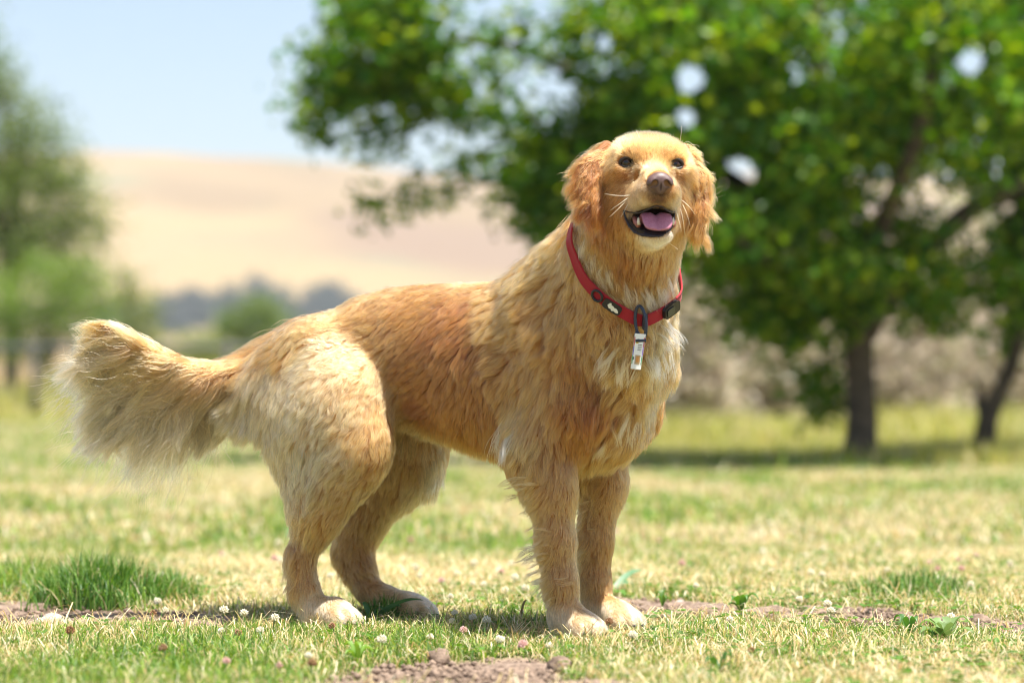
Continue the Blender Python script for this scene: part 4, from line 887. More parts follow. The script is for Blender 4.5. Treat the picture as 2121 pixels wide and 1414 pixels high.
def soil_mask(X, Y):
    r = np.zeros(np.shape(X)); P = np.stack([X * 9, Y * 9, X * 0 + 3.3], -1); nz = vnoise(P, 2) * .35 + vnoise(P * 3.1, 4) * .25
    for cx, cy, rx, ry in soil_c:
        d = np.sqrt(((X - cx) / rx) ** 2 + ((Y - cy) / ry) ** 2) + nz
        r = np.maximum(r, np.clip((1.12 - d) / .35, 0, 1))
    return r
def graded(lo, hi, st, far_lo, far_hi, gr=1.22):
    a = list(np.arange(lo, hi + st / 2, st)); s = st; x = a[-1]
    while x < far_hi: s *= gr; x += s; a.append(x)
    s = st; x = lo; pre = []
    while x > far_lo: s *= gr; x -= s; pre.append(x)
    return np.array(pre[::-1] + a)
gx, gy = graded(-1.7, 1.7, .02, -2600, 2600), graded(3.2, 6.0, .02, -300, 69); gy[-1] = 70.0
GX, GY = np.meshgrid(gx, gy, indexing='ij')
RX = [(-2000, 300), (0, 318), (190, 313), (330, 318), (450, 328), (600, 332), (800, 350), (950, 362), (1100, 372), (1500, 360), (2121, 372), (4000, 400)]
def terrain(X, Y):
    Yc = np.maximum(Y, 1.0); xp = CX + X / Yc * FPX
    ridge = CH + (HY - np.interp(xp, [a for a, _ in RX], [b for _, b in RX])) * 1500 / FPX
    s = np.clip((Y - 75) / (1500 - 75), 0, 1.6)
    z = np.interp(Y, [0, 75, 300, 600, 880, 1050, 1250, 1420, 1500, 1700, 2600, 4200], [0, 0, .02, .065, .135, .30, .66, .95, 1.0, .97, .85, .8]) * ridge
    w_ = np.clip((Y - 120) / 500, 0, 1)
    z = z + w_ * (3.2 * vnoise(np.stack([X / 130, Y / 130, X * 0], -1), 8) + 1.3 * vnoise(np.stack([X / 45, Y / 45, X * 0], -1), 18)) * np.clip((1500 - Y) / 300, .15, 1)
    return z
near = (np.abs(GX) < 2.2) & (GY > 3) & (GY < 7)
SM = np.where(near, soil_mask(GX, GY), 0)
GZ = terrain(GX, GY) + np.where(near, .006 * vnoise(np.stack([GX * 6, GY * 6, GX * 0], -1), 3) + SM * (.008 * vnoise(np.stack([GX * 30, GY * 30, GX * 0], -1), 6) + .006 * vnoise(np.stack([GX * 13, GY * 13, GX * 0], -1), 7) - .002), 0)
nx_, ny_ = GX.shape; ii = np.arange(nx_ * ny_).reshape(nx_, ny_)
Fg = np.stack([ii[:-1, :-1], ii[1:, :-1], ii[1:, 1:], ii[:-1, 1:]], -1).reshape(-1, 4)
Vg = np.stack([GX, GY, GZ], -1).reshape(-1, 3)
gm = np_mesh('ground', Vg, Fg); a = gm.attributes.new('soil', 'FLOAT', 'POINT'); a.data.foreach_set('value', SM.ravel().astype(np.float32))
g_mat = mat('lawn_ground', rough=.95); t_, N, L, b_ = nodes(g_mat)
tcn = N.new('ShaderNodeTexCoord')
def nz(scale, det=4): q = N.new('ShaderNodeTexNoise'); q.inputs['Scale'].default_value = scale; q.inputs['Detail'].default_value = det; L.new(tcn.outputs['Object'], q.inputs['Vector']); return q
def ramp(src, c1, c2, lo, hi):
    r = N.new('ShaderNodeValToRGB'); r.color_ramp.elements[0].position, r.color_ramp.elements[1].position = lo, hi
    r.color_ramp.elements[0].color, r.color_ramp.elements[1].color = (*c1, 1), (*c2, 1); L.new(src, r.inputs[0]); return r
def mixc(f, a, b): m_ = N.new('ShaderNodeMix'); m_.data_type = 'RGBA'; L.new(f, m_.inputs[0]); L.new(a, m_.inputs[6]); L.new(b, m_.inputs[7]); return m_.outputs[2]
grs = ramp(nz(1.3, 5).outputs[0], (.25, .205, .085), (.15, .17, .04), .42, .60)
thatch = ramp(nz(160, 5).outputs[0], (.15, .115, .05), (.30, .25, .13), .35, .65)
soilc = ramp(nz(70, 6).outputs[0], (.13, .088, .060), (.29, .21, .155), .35, .68)
base = mixc(nz(23, 3).outputs[0], grs.outputs[0], thatch.outputs[0])
at = N.new('ShaderNodeAttribute'); at.attribute_name = 'soil'
L.new(mixc(at.outputs['Fac'], base, soilc.outputs[0]), b_.inputs['Base Color'])
bp = N.new('ShaderNodeBump'); bp.inputs['Strength'].default_value = .8; bp.inputs['Distance'].default_value = .006; L.new(nz(180, 6).outputs[0], bp.inputs['Height']); L.new(bp.outputs[0], b_.inputs['Normal'])
tag(link('ground', gm, g_mat), kind='structure')
hy_ = np.concatenate([np.linspace(70, 400, 16)[:-1], np.linspace(400, 1640, 84), np.linspace(1700, 4200, 12)]); hx_ = np.concatenate([np.linspace(-2600, -620, 24)[:-1], np.linspace(-620, 620, 150), np.linspace(620, 2600, 24)[1:]])
hx_[0], hx_[-1] = gx[0], gx[-1]
HX, HYY = np.meshgrid(hx_, hy_, indexing='ij'); HZ = terrain(HX, HYY); ji = np.arange(HX.size).reshape(HX.shape)
hm = np_mesh('hills', np.stack([HX, HYY, HZ], -1).reshape(-1, 3), np.stack([ji[:-1, :-1], ji[1:, :-1], ji[1:, 1:], ji[:-1, 1:]], -1).reshape(-1, 4))
h_mat = mat('dry_hill_grass', rough=.95); t_, N, L, b_ = nodes(h_mat); tcn = N.new('ShaderNodeTexCoord')
hc = ramp(nz(.006, 4).outputs[0], (.20, .128, .046), (.28, .192, .075), .42, .58); hr = ramp(nz(.0035, 3).outputs[0], (.18, .106, .052), (.18, .106, .052), .4, .6); hg = ramp(nz(.05, 5).outputs[0], (.12, .14, .06), (.18, .18, .08), .4, .6)
fr_ = ramp(nz(.0042, 3).outputs[0], (0, 0, 0), (.8, .8, .8), .52, .64); fg_ = ramp(nz(.011, 3).outputs[0], (0, 0, 0), (.6, .6, .6), .60, .72)
L.new(mixc(fg_.outputs[0], mixc(fr_.outputs[0], hc.outputs[0], hr.outputs[0]), hg.outputs[0]), b_.inputs['Base Color'])
tag(link('hills', hm, h_mat), kind='structure')

# ------------------------------------------------------------------ grass
GREEN = np.array([(.065, .165, .014), (.11, .235, .022), (.20, .32, .040), (.09, .19, .050), (.28, .34, .07)])
STRAW = np.array([(.58, .49, .28), (.46, .36, .17), (.72, .65, .46), (.38, .28, .13), (.56, .50, .24)])
def blades(name, X, Y, Z, h, wd, lean, col, mat_, segs=2, curl=1.0, az=None):
    n_ = len(X); az = rng.random(n_) * 6.283 if az is None else az
    fa = az + rng.normal(0, .6, n_) + 1.57
    dx, dy = np.cos(az), np.sin(az); sx, sy = np.cos(fa), np.sin(fa)
    tl = np.linspace(0, 1, segs + 1); V = []
    for k, t in enumerate(tl):
        bend = lean * h * (t ** 1.6) * curl; up = h * t * np.sqrt(np.maximum(1 - (np.minimum(lean, .97) * t) ** 2, .05))
        cxp, cyp, czp = X + dx * bend, Y + dy * bend, Z + up
        if k < segs:
            wk = wd * .5 * (1 - .35 * t)
            V += [np.stack([cxp - sx * wk, cyp - sy * wk, czp], -1), np.stack([cxp + sx * wk, cyp + sy * wk, czp], -1)]
        else: V.append(np.stack([cxp, cyp, czp], -1))
    V = np.stack(V, 1); m_ = V.shape[1]; F = []
    for k in range(segs - 1): a_ = 2 * k; F += [(a_, a_ + 1, a_ + 3), (a_, a_ + 3, a_ + 2)]
    a_ = 2 * (segs - 1); F.append((a_, a_ + 1, a_ + 2))
    F = (np.array(F)[None] + (np.arange(n_) * m_)[:, None, None]).reshape(-1, 3)
    me = np_mesh(name, V.reshape(-1, 3), F); attr_color(me, 'tint', np.repeat(col, m_, 0).astype(np.float32))
    return link(name, me, mat_)
grass_m = leaf_material('grass_blade', .36)
def zone(n_, y0, y1, extra=.35, dens_soil=True, power=1.0):
    """points spread evenly over the ground the camera could see between two depths"""
    Y = np.sqrt(rng.random(n_) * (y1 ** 2 - y0 ** 2) + y0 ** 2)
    X = (rng.random(n_) * 2 - 1) * (Y * .1965 + extra)
    if dens_soil:
        k = rng.random(n_) > soil_mask(X, Y) * 1.02; X, Y = X[k], Y[k]
    return X, Y
def patch(X, Y):
    q = np.stack([X * 1.9, Y * 1.2, X * 0], -1); side = np.clip((X / np.maximum(Y, 1) - .0) / .12, -1, 1) * np.clip((6 - Y) / 2, 0, 1); return .5 + .5 * np.clip(vnoise(q, 21) * .9 + vnoise(q * 3.3, 22) * .6 - .38 * side, -1, 1)
PAWX = [(wld_of(p[0])[0], wld_of(p[0])[1]) for p in PAWS]
def lawn(name, n_, y0, y1, hs, ws, segs, dsoil, gfrac, wing=0.):
    X, Y = zone(n_, y0, y1, dens_soil=dsoil)
    if wing:                                                  # the strips to either side of the view
        X = np.sign(X) * (Y * .1965 + .35 + rng.random(len(X)) * wing)
    g = patch(X, Y)
    n2 = len(X); is_g = rng.random(n2) < np.clip(gfrac + (g - .5) * 1.0, .06, .94)
    lo_c = GREEN[rng.integers(0, len(GREEN), n2)] * rng.uniform(.75, 1.25, (n2, 1)); st_c = STRAW[rng.integers(0, len(STRAW), n2)] * rng.uniform(.7, 1.15, (n2, 1))
    col = np.where(is_g[:, None], lo_c, st_c)
    h = np.where(is_g, rng.gamma(5, hs / 5, n2), rng.gamma(4, hs * .95 / 4, n2)) * (.7 + .6 * g)
    for (pxx, pyy) in PAWX:                                   # trodden short beside the paws
        d = np.hypot(X - pxx, Y - pyy); h = np.where(d < .11, np.minimum(h, .012 + .10 * np.maximum(d - .02, 0)), h)
    if dsoil: h = h * (1 - .72 * np.maximum(soil_mask(X, Y + .07), soil_mask(X, Y + .15)))
    ln_ = np.where(is_g, rng.uniform(.1, 1.0, n2), rng.uniform(.35, 1.25, n2)); Zg = .004 * vnoise(np.stack([X * 6, Y * 6, X * 0], -1), 3)
    o = blades(name, X, Y, Zg - .002, h, ws * rng.uniform(.6, 1.5, n2), ln_, col, grass_m, segs)
    return tag(o, kind='stuff')
Q = 1.0
lawn('lawn_grass', int(170000 * Q), 3.35, 4.9, .0178, .0015, 3, True, .44)
lawn('lawn_grass', int(110000 * Q), 4.9, 7.0, .021, .0020, 2, True, .40)
lawn('lawn_grass', int(70000 * Q), 7.0, 13.0, .028, .005, 2, False, .42)
lawn('lawn_grass', int(70000 * Q), 13.0, 40.0, .045, .013, 1, False, .55)
lawn('lawn_grass', int(60000 * Q), 2.6, 7.0, .024, .0034, 2, False, .46, 1.9)
lawn('lawn_grass', int(45000 * Q), 7.0, 16.0, .035, .010, 1, False, .48, 4.0)
lawn('lawn_grass', int(40000 * Q), 16.0, 45.0, .05, .022, 1, False, .55, 9.0)
# mown clippings lying flat
X, Y = zone(int(60000 * Q), 3.35, 6.5, dens_soil=True); k = rng.random(len(X)) > patch(X, Y) * .8; X, Y = X[k], Y[k]; n2 = len(X)
tag(blades('dry_clippings', X, Y, np.full(n2, .006), rng.gamma(4, .007, n2), .0018 * rng.uniform(.6, 1.4, n2), rng.uniform(.9, 1.0, n2), STRAW[rng.integers(0, 5, n2)] * rng.uniform(.8, 1.2, (n2, 1)), grass_m, 2, 1.4), kind='stuff')
# clover leaves
def clover_leaves(n_):
    X, Y = zone(n_, 3.4, 6.5); k = rng.random(len(X)) < np.clip(patch(X + 3.1, Y) * 1.5 - .45, 0, 1); X, Y = X[k], Y[k]; n2 = len(X)
    V, F = [], []; an = np.linspace(0, 6.283, 7)[:-1]; col = []
    r = rng.uniform(.004, .0075, n2); hgt = rng.uniform(.006, .020, n2)
    for lf_ in range(3):
        a0 = rng.random(n2) * .5 + lf_ * 2.094; tl = rng.uniform(-.5, .5, n2)
        cx_, cy_ = X + np.cos(a0) * r, Y + np.sin(a0) * r
        V.append(np.stack([np.stack([cx_ + np.cos(q) * r * .95, cy_ + np.sin(q) * r * .95, hgt + np.sin(q + a0) * r * tl], -1) for q in an], 1))
    V = np.concatenate(V); base_ = (np.arange(len(V)) * 6)[:, None]
    c = np.tile(np.array((.075, .16, .025))[None] * rng.uniform(.7, 1.5, (n2, 1)), (3, 1))
    F = base_ + np.arange(6)[None]
    me = np_mesh('clover_leaves', V.reshape(-1, 3), F); attr_color(me, 'tint', np.repeat(c, 6, 0).astype(np.float32)); return tag(link('clover_leaves', me, grass_m), kind='stuff')
clover_leaves(int(14000 * Q))
def tuft(name, label, x, y, rx, ry, n_, h, cols, group=None, lean=.62, ws=.0022):
    c = on_ground(x, y); X = c[0] + np.clip(rng.normal(0, rx / 2, n_), -rx, rx); Y = c[1] + np.clip(rng.normal(0, ry / 2, n_), -ry, ry)
    f = np.exp(-(((X - c[0]) / rx) ** 2 + ((Y - c[1]) / ry) ** 2)); hh_ = h * (.35 + .75 * f) * rng.uniform(.6, 1.15, n_)
    col = cols[rng.integers(0, len(cols), n_)] * rng.uniform(.75, 1.2, (n_, 1)); dry = rng.random(n_) < .07; col = np.where(dry[:, None], STRAW[rng.integers(0, 5, n_)], col)
    o = blades(name, X, Y, np.zeros(n_), hh_, ws * rng.uniform(.6, 1.4, n_), rng.uniform(.15, .9, n_) * lean * 1.6, col, grass_m, 3)
    return tag(o, label, 'grass tuft', group)
DG = np.array([(.045, .13, .022), (.07, .17, .030), (.11, .23, .035), (.19, .31, .07)])  # deep greens; on the left tufts they also paint the tail's shadow
tuft('grass_tuft', 'tall green grass tuft darkened with painted tail shadow at the edge of the bare soil behind the tail', 205, 1250, .125, .16, 2600, .105, DG)
tuft('grass_tuft', 'loose green grass tuft beside the taller dark tuft', 350, 1246, .07, .10, 900, .07, DG[1:])
tuft('grass_tuft', 'pale low grass tuft on the far side of the dark tuft', 50, 1228, .14, .2, 1500, .08, GREEN[1:])
tuft('grass_tuft', 'shadowed grass tuft in front of the far hind paw', 800, 1285, .05, .06, 500, .05, DG)
tuft('grass_tuft', 'blue green grass tuft beyond the bare soil strip', 1900, 1235, .14, .16, 1100, .06, DG)
def strap_leaves(name, label, x, y, specs, col):
    """a few broad curved leaves from one root; each (dx, dy) px of the tip, width m"""
    r0 = on_ground(x, y); root = empty(name, Vector(r0)); tag(root, label, 'plant')
    m = leaf_material(name + '_leaf', .35, gloss=.06)
    for (dx, dy, w0, dY) in specs:
        tip = px(x + dx, y + dy, r0[1] + dY); ctl = r0 * .45 + tip * .55 + np.array((0, 0, .03)); t = np.linspace(0, 1, 9)[:, None]
        P = (1 - t) ** 2 * r0 + 2 * t * (1 - t) * ctl + t ** 2 * tip; tg = norm(np.gradient(P, axis=0)); sd = norm(np.cross(tg, np.array((.2, -.5, 1.))))
        up = np.cross(sd, tg); wv = w0 * np.sin(np.linspace(.35, 3.1, 9)) ** .7
        V = np.concatenate([P - sd * wv[:, None], P - up * wv[:, None] * .25, P + sd * wv[:, None]]); q = 9
        F = [(a * q + i, a * q + i + 1, (a + 1) * q + i + 1, (a + 1) * q + i) for a in range(2) for i in range(q - 1)]
        me = np_mesh('leaf', V - r0, np.array(F)); attr_color(me, 'tint', np.tile(np.array(col) * rng.uniform(.85, 1.15), (len(V), 1)).astype(np.float32)); link('leaf', me, m, root)
strap_leaves('broad_grass', 'broad green grass blades lying in front of the far hind paw', 768, 1290, [(108, -48, .006, .0), (64, -34, .005, -.03), (-20, -40, .005, .02), (26, -28, .005, -.02)], (.06, .17, .035))
strap_leaves('broad_grass', 'blue green broad blades standing behind the far front leg', 1262, 1232, [(70, -52, .007, .1), (50, -22, .006, .05)], (.11, .24, .11))
strap_leaves('broad_grass', 'single bronze stalk curling beside the near front paw', 1075, 1292, [(18, -48, .0022, 0)], (.16, .12, .03))
# broad-leaved weeds
def rosette(label, x, y, n_, r, col, tall=.03):
    r0 = on_ground(x, y); root = empty('lawn_weed', Vector(r0)); tag(root, label, 'weed', None); m = leaf_material('weed_leaf', .35, gloss=.05)
    for i in range(n_):
        a0 = 6.283 * i / n_ + rng.normal(0, .25); ln_ = r * rng.uniform(.7, 1.15); t = np.linspace(0, 1, 8)
        d = np.array((math.cos(a0), math.sin(a0), 0)); sd = np.array((-d[1], d[0], 0))
        P = d[None] * (ln_ * t)[:, None] + np.array((0, 0, 1.))[None] * (tall * np.sin(t * 2.4) * rng.uniform(.6, 1.3))[:, None]
        wv = ln_ * .24 * np.sin(np.clip(t * 3.0 + .12, 0, 3.14)) * (1 + .22 * np.sin(t * 22 + i))
        V = np.concatenate([P - sd * wv[:, None] + (0, 0, .003), P, P + sd * wv[:, None] + (0, 0, .003)]); q = 8
        F = [(a * q + k, a * q + k + 1, (a + 1) * q + k + 1, (a + 1) * q + k) for a in range(2) for k in range(q - 1)]
        me = np_mesh('leaf', V, np.array(F)); attr_color(me, 'tint', np.tile(np.array(col) * rng.uniform(.8, 1.25), (len(V), 1)).astype(np.float32)); link('leaf', me, m, root)
rosette('spreading pale green weed on the dry grass beyond the brown stalk', 1960, 1330, 7, .055, (.16, .25, .08), .035)
rosette('small dark leafed weed next to the spreading pale one', 1885, 1322, 5, .03, (.06, .16, .03))
rosette('low green weed growing out of the bare soil by the paws', 1535, 1272, 6, .032, (.08, .19, .03))
rosette('tiny green weed sprouting on the soil right behind the paws', 1372, 1262, 5, .018, (.09, .20, .03))
rosette('low dark weed in straw coloured grass near a small pale stone', 1490, 1400, 6, .026, (.06, .15, .03))
rosette('light green weed at the tip of the soil patch in front of the dog', 740, 1376, 5, .03, (.17, .30, .05))
strap_leaves('weed_stalk', 'brown upright stalk beside the spreading pale weed', 1890, 1318, [(-22, -44, .002, 0), (-16, -30, .0016, 0)], (.14, .12, .04))

# ------------------------------------------------------------------ soil crumbs, clods, stones
def lump(r, seed, sub_=2, flat=.75):
    bm = bmesh.new(); bmesh.ops.create_icosphere(bm, subdivisions=sub_, radius=1.0); V = np.array([v.co for v in bm.verts]); F = np.array([[v.index for v in f.verts] for f in bm.faces]); bm.free()
    V = V * (1 + .30 * vnoise(V * 1.3 + seed * 7.1, 3) + .16 * vnoise(V * 3.1 + seed * 3.3, 5))[:, None]; V[:, 2] *= flat; return V * r, F
soil_m = mat('soil_crumb', rough=.95); noise_color(soil_m, (.12, .08, .055), (.28, .20, .145), 55, 5, .6, 'Object', bump_scale=300); soil_m.node_tree.nodes['Bump'].inputs['Distance'].default_value = .003
def crumbs(name, n_, rmin, rmax):
    lv = [lump(1, s, 1) for s in range(6)]; Vs, Fs, o = [], [], 0; got = 0
    while got < n_:
        c = soil_c[rng.integers(0, len(soil_c))]; x, y = c[0] + rng.normal(0, c[2] * .6), c[1] + rng.normal(0, c[3] * .6)
        if rng.random() > soil_mask(np.array([x]), np.array([y]))[0] + .06: continue
        V, F = lv[rng.integers(0, 6)]; r = rmin + (rmax - rmin) * rng.random() ** 3.2; a = rng.random() * 6.28
        Rm = np.array(((math.cos(a), -math.sin(a), 0), (math.sin(a), math.cos(a), 0), (0, 0, 1)))
        Vs.append(V @ Rm.T * r + (x, y, r * .3)); Fs.append(F + o); o += len(V); got += 1
    return tag(link(name, np_mesh(name, np.concatenate(Vs), np.concatenate(Fs)), soil_m), kind='stuff')
crumbs('soil_crumbs', int(5200 * Q), .0012, .0075)
stone_m = mat('stone', rough=.85); noise_color(stone_m, (.26, .22, .19), (.42, .37, .32), 60, 5, .4, 'Object', bump_scale=200); stone_m.node_tree.nodes['Bump'].inputs['Distance'].default_value = .002
def rock(name, label, cat, x, y, r, seed, m, flat=.7, group=None):
    c = on_ground(x, y); V, F = lump(r, seed, 3, flat); o = link(name, np_mesh(name, V, F), m); o.location = (c[0], c[1], r * flat * .35); tag(o, label, cat, group)
rock('stone', 'pale stone half sunk in the soil strip below the dark grass tuft', 'stone', 105, 1290, .021, 1, stone_m, .6)
rock('stone', 'small grey stone lying in straw grass away from the soil', 'stone', 2085, 1378, .013, 2, stone_m, .5)
rock('stone', 'tiny round pale pebble among straw blades', 'stone', 1508, 1412, .006, 5, stone_m)
rock('stone', 'whitish pebble on the bare soil behind the front paws', 'stone', 1410, 1252, .012, 6, stone_m, .6)
rock('soil_clod', 'dark upright clod at the back edge of the soil in front of the dog', 'clod', 908, 1372, .017, 3, soil_m, .95)
rock('soil_clod', 'big rough clod at the end of the soil patch near the front paws', 'clod', 1158, 1388, .019, 4, soil_m, .8)
rock('soil_clod', 'crumbly clod lying on the frayed soil edge by the weed stalk', 'clod', 2030, 1292, .02, 8, soil_m, .7)
rock('soil_clod', 'low brown clod in the soil strip under the tail', 'clod', 250, 1288, .016, 9, soil_m, .6)

# ------------------------------------------------------------------ clover flowers
def flower_meshes(kind):
    r = .0072; bm = bmesh.new(); q = 0; gold = math.pi * (3 - 5 ** .5); nfl = 34; Vs, Fs, Cs, o = [], [], [], 0
    c_tip, c_base = {'white': ((.80, .76, .66), (.62, .60, .40)), 'pink': ((.66, .40, .40), (.55, .42, .30)), 'brown': ((.36, .20, .10), (.28, .16, .08))}[kind]
    for i in range(nfl):
        z = 1 - 1.62 * (i + .5) / nfl; rr_ = math.sqrt(max(0, 1 - z * z)); d = np.array((rr_ * math.cos(gold * i), rr_ * math.sin(gold * i), z * .9))
        if kind == 'brown': d[2] -= .4 * rr_
        d = d / np.linalg.norm(d); sd = norm(np.cross(d, (.3, .2, .9))); up = np.cross(sd, d); ln_ = r * rng.uniform(.85, 1.15); wd_ = r * .24
        V = [d * .25 * ln_, d * .65 * ln_ + sd * wd_, d * .65 * ln_ - sd * wd_, d * .7 * ln_ + up * wd_, d * .7 * ln_ - up * wd_, d * ln_ + up * .1 * r]
        Vs += V; Cs += [c_base, c_base, c_base, c_tip, c_tip, c_tip]
        for f in ((0, 1, 3), (0, 3, 2), (0, 2, 4), (0, 4, 1), (5, 3, 1), (5, 2, 3), (5, 4, 2), (5, 1, 4)): Fs.append([a + o for a in f])
        o += 6
    me = np_mesh('flower_head', np.array(Vs), np.array(Fs), False); attr_color(me, 'tint', np.array(Cs, np.float32)); me.materials.append(leaf_material('clover_' + kind, .3)); bm.free()
    return me
FLM = {k: flower_meshes(k) for k in ('white', 'pink', 'brown')}
st_o = tube('stem_proto', np.array([(0, 0, 0), (.002, .001, .4), (.001, .002, .75), (0, 0, 1.)]) * .03, [.0009] * 4, mat('clover_stem', (.12, .18, .05), .6), None, 5)
STM = st_o.data; bpy.data.objects.remove(st_o)
FL_LABEL = {'white': 'white clover flower head in the short lawn', 'pink': 'faded pink clover flower head in the lawn', 'brown': 'withered brown clover flower head in the lawn'}
def clover(x, y, kind, h=None, s=None):
    c = on_ground(x, y); h = h or rng.uniform(.02, .034); s = s or rng.uniform(.8, 1.25)
    e = empty('clover_flower', Vector((c[0], c[1], 0))); tag(e, FL_LABEL[kind], 'flower', kind + ' clover flowers in the lawn')
    e.rotation_euler = (rng.normal(0, .18), rng.normal(0, .18), rng.random() * 6.28)
    a = bpy.data.objects.new('stem', STM); b = bpy.data.objects.new('flower_head', FLM[kind]); COL.objects.link(a); COL.objects.link(b); a.parent = e; b.parent = e
    a.scale = (1, 1, h / .03); b.location = (0, 0, h); b.scale = (s, s, s)
for (x, y, k) in [(265, 1232, 'white'), (330, 1268, 'white'), (332, 1290, 'white'), (318, 1296, 'brown'), (460, 1300, 'white'), (512, 1305, 'white'), (460, 1332, 'white'), (545, 1340, 'white'), (492, 1336, 'brown'), (562, 1318, 'white'),
                  (640, 1400, 'white'), (645, 1408, 'brown'), (580, 1408, 'pink'), (465, 1412, 'pink'), (930, 1312, 'white'), (985, 1305, 'white'), (950, 1305, 'white'), (1008, 1318, 'white'), (962, 1338, 'pink'), (1040, 1358, 'white'), (1022, 1362, 'white'), (795, 1365, 'white'), (895, 1352, 'white'),
                  (700, 1202, 'white'), (925, 1270, 'white'), (980, 1230, 'white'), (1010, 1235, 'white'), (1045, 1250, 'white'), (1060, 1225, 'white'), (1085, 1240, 'white'), (915, 1225, 'pink'), (860, 1200, 'white'), (690, 1225, 'white'), (1035, 1205, 'pink'), (948, 1208, 'white'), (1060, 1190, 'white'),
                  (470, 1165, 'white'), (520, 1125, 'white'), (620, 1150, 'pink'), (540, 1095, 'white'), (270, 1100, 'white'), (170, 1055, 'pink'), (60, 1080, 'white'), (1310, 1350, 'white'), (1512, 1318, 'white'), (1320, 1345, 'white'), (1100, 1375, 'pink'), (1560, 1372, 'brown'), (1140, 1365, 'white'),
                  (1410, 1190, 'pink'), (1470, 1065, 'white'), (1700, 1215, 'white'), (1990, 1180, 'pink'), (1925, 1185, 'pink'), (2030, 1175, 'pink'), (2090, 1190, 'white'), (1680, 1205, 'white'), (1600, 1200, 'white'), (1260, 1325, 'brown'), (1720, 1285, 'white'), (1720, 1295, 'white'), (1650, 1265, 'white'), (90, 1310, 'white'), (700, 1330, 'brown'), (140, 1345, 'brown'), (345, 1385, 'brown'), (1440, 1245, 'white'), (1965, 1310, 'white'), (2010, 1240, 'white')]:
    clover(x, y, k)
for i in range(46):
    y = rng.uniform(1000, 1230); clover(rng.uniform(20, 2100), y, ('white', 'white', 'pink')[i % 3])

# ------------------------------------------------------------------ trees and shrubs
def leaf_cloud(name, C, S, m, col, ell_up=.6, parent=None, shape='leaf'):
    """C leaf centres, S lengths, col tints; every leaf a small folded blade of four faces"""
    n_ = len(C); d = norm(rng.normal(0, 1, (n_, 3)) * (1, 1, .7) + (0, 0, -.25)); up = norm(rng.normal(0, .75, (n_, 3)) + (0, 0, ell_up)); sd = norm(np.cross(d, up)); up = np.cross(sd, d)
    wd_ = .36 if shape == 'leaf' else .16
    s_ = S[:, None]; V = np.stack([C - d * s_ * .5, C - d * s_ * .05 + sd * s_ * wd_ + up * s_ * .08, C + d * s_ * .5, C - d * s_ * .05 - sd * s_ * wd_ + up * s_ * .08], 1)
    F = (np.array([(0, 1, 2), (0, 2, 3)])[None] + (np.arange(n_) * 4)[:, None, None]).reshape(-1, 3)
    me = np_mesh(name, V.reshape(-1, 3), F, False); attr_color(me, 'tint', np.repeat(col, 4, 0).astype(np.float32)); return link(name, me, m, parent)
def twigs(cen, rad, n_cl, n_lf, spread, flat=1.0, hollow=.35):
    """leaf centres clustered on twig ends inside an ellipsoid"""
    d = norm(rng.normal(0, 1, (n_cl, 3))); r_ = (hollow ** 3 + (1 - hollow ** 3) * rng.random(n_cl)) ** (1 / 3)
    T_ = np.asarray(cen) + d * r_[:, None] * np.asarray(rad)
    P = T_[:, None] + rng.normal(0, 1, (n_cl, n_lf, 3)) * np.array((spread, spread, spread * .7 * flat)); return P.reshape(-1, 3), T_
bark = mat('bark', rough=.9); noise_color(bark, (.035, .026, .018), (.10, .075, .05), 14, 6, .9, 'Object', bump_scale=35)
tree_leaf = leaf_material('tree_leaf', .45, gloss=.025, rough=.4)
def limb(name, P, r, parent, m=bark, sides=12):
    P = np.asarray(P, float); q = cr(P, np.linspace(0, len(P) - 1, len(P) * 6)); rr_ = np.interp(np.linspace(0, 1, len(q)), np.linspace(0, 1, len(r)), r)
    q = q + .12 * rr_[:, None] * np.stack([vnoise(q * 3 + i * 9.1, i) for i in range(3)], 1); o = tube(name, q - np.array(parent.location), rr_, m, parent, sides); return o
def tree_cols(n_, base, var=.28):
    base = np.asarray(base); return np.clip(base[rng.integers(0, len(base), n_)] * rng.uniform(1 - var, 1 + var, (n_, 1)), .005, .8)
# the big tree
TY_ = 14.7
def tp_(x, y, dy=0.): return px(x, y, TY_ + dy)
big = empty('shade_tree', Vector((tp_(1782, 960)[0], TY_, 0))); tag(big, 'large leafy green tree with low forked limbs beyond the dog', 'tree')
limb('trunk', [tp_(1782, 972), tp_(1784, 880), tp_(1780, 760), tp_(1778, 660), tp_(1772, 600)], [.115, .088, .084, .092, .105], big, sides=16)
limb('limb', [tp_(1790, 690), tp_(1840, 600), tp_(1920, 520, .1), tp_(2000, 440, .2), tp_(2110, 385, .3), tp_(2230, 300, .4)], [.085, .075, .068, .06, .05, .03], big)
limb('limb', [tp_(1775, 640), tp_(1755, 540, -.1), tp_(1740, 420, -.2), tp_(1700, 250, -.3), tp_(1690, 60, -.3), tp_(1660, -250, -.3)], [.09, .075, .065, .055, .04, .02], big)
limb('limb', [tp_(1770, 620), tp_(1700, 520, .3), tp_(1560, 400, .5), tp_(1380, 280, .6), tp_(1200, 160, .6), tp_(1020, 90, .5), tp_(820, 110, .4), tp_(720, 180, .3)], [.075, .06, .05, .04, .033, .026, .018, .008], big)
limb('limb', [tp_(1778, 600), tp_(1830, 460, -.5), tp_(1900, 280, -.8), tp_(1940, 100, -.9), tp_(1960, -150, -.9)], [.07, .055, .045, .035, .015], big)
limb('limb', [tp_(1765, 610), tp_(1660, 560, -.6), tp_(1560, 520, -1.0), tp_(1450, 430, -1.2)], [.05, .035, .025, .012], big)
limb('limb', [tp_(1320, 250, .6), tp_(1180, 330, .5), tp_(1080, 370, .4), tp_(960, 385, .4), tp_(860, 395, .3)], [.022, .016, .012, .008, .004], big)
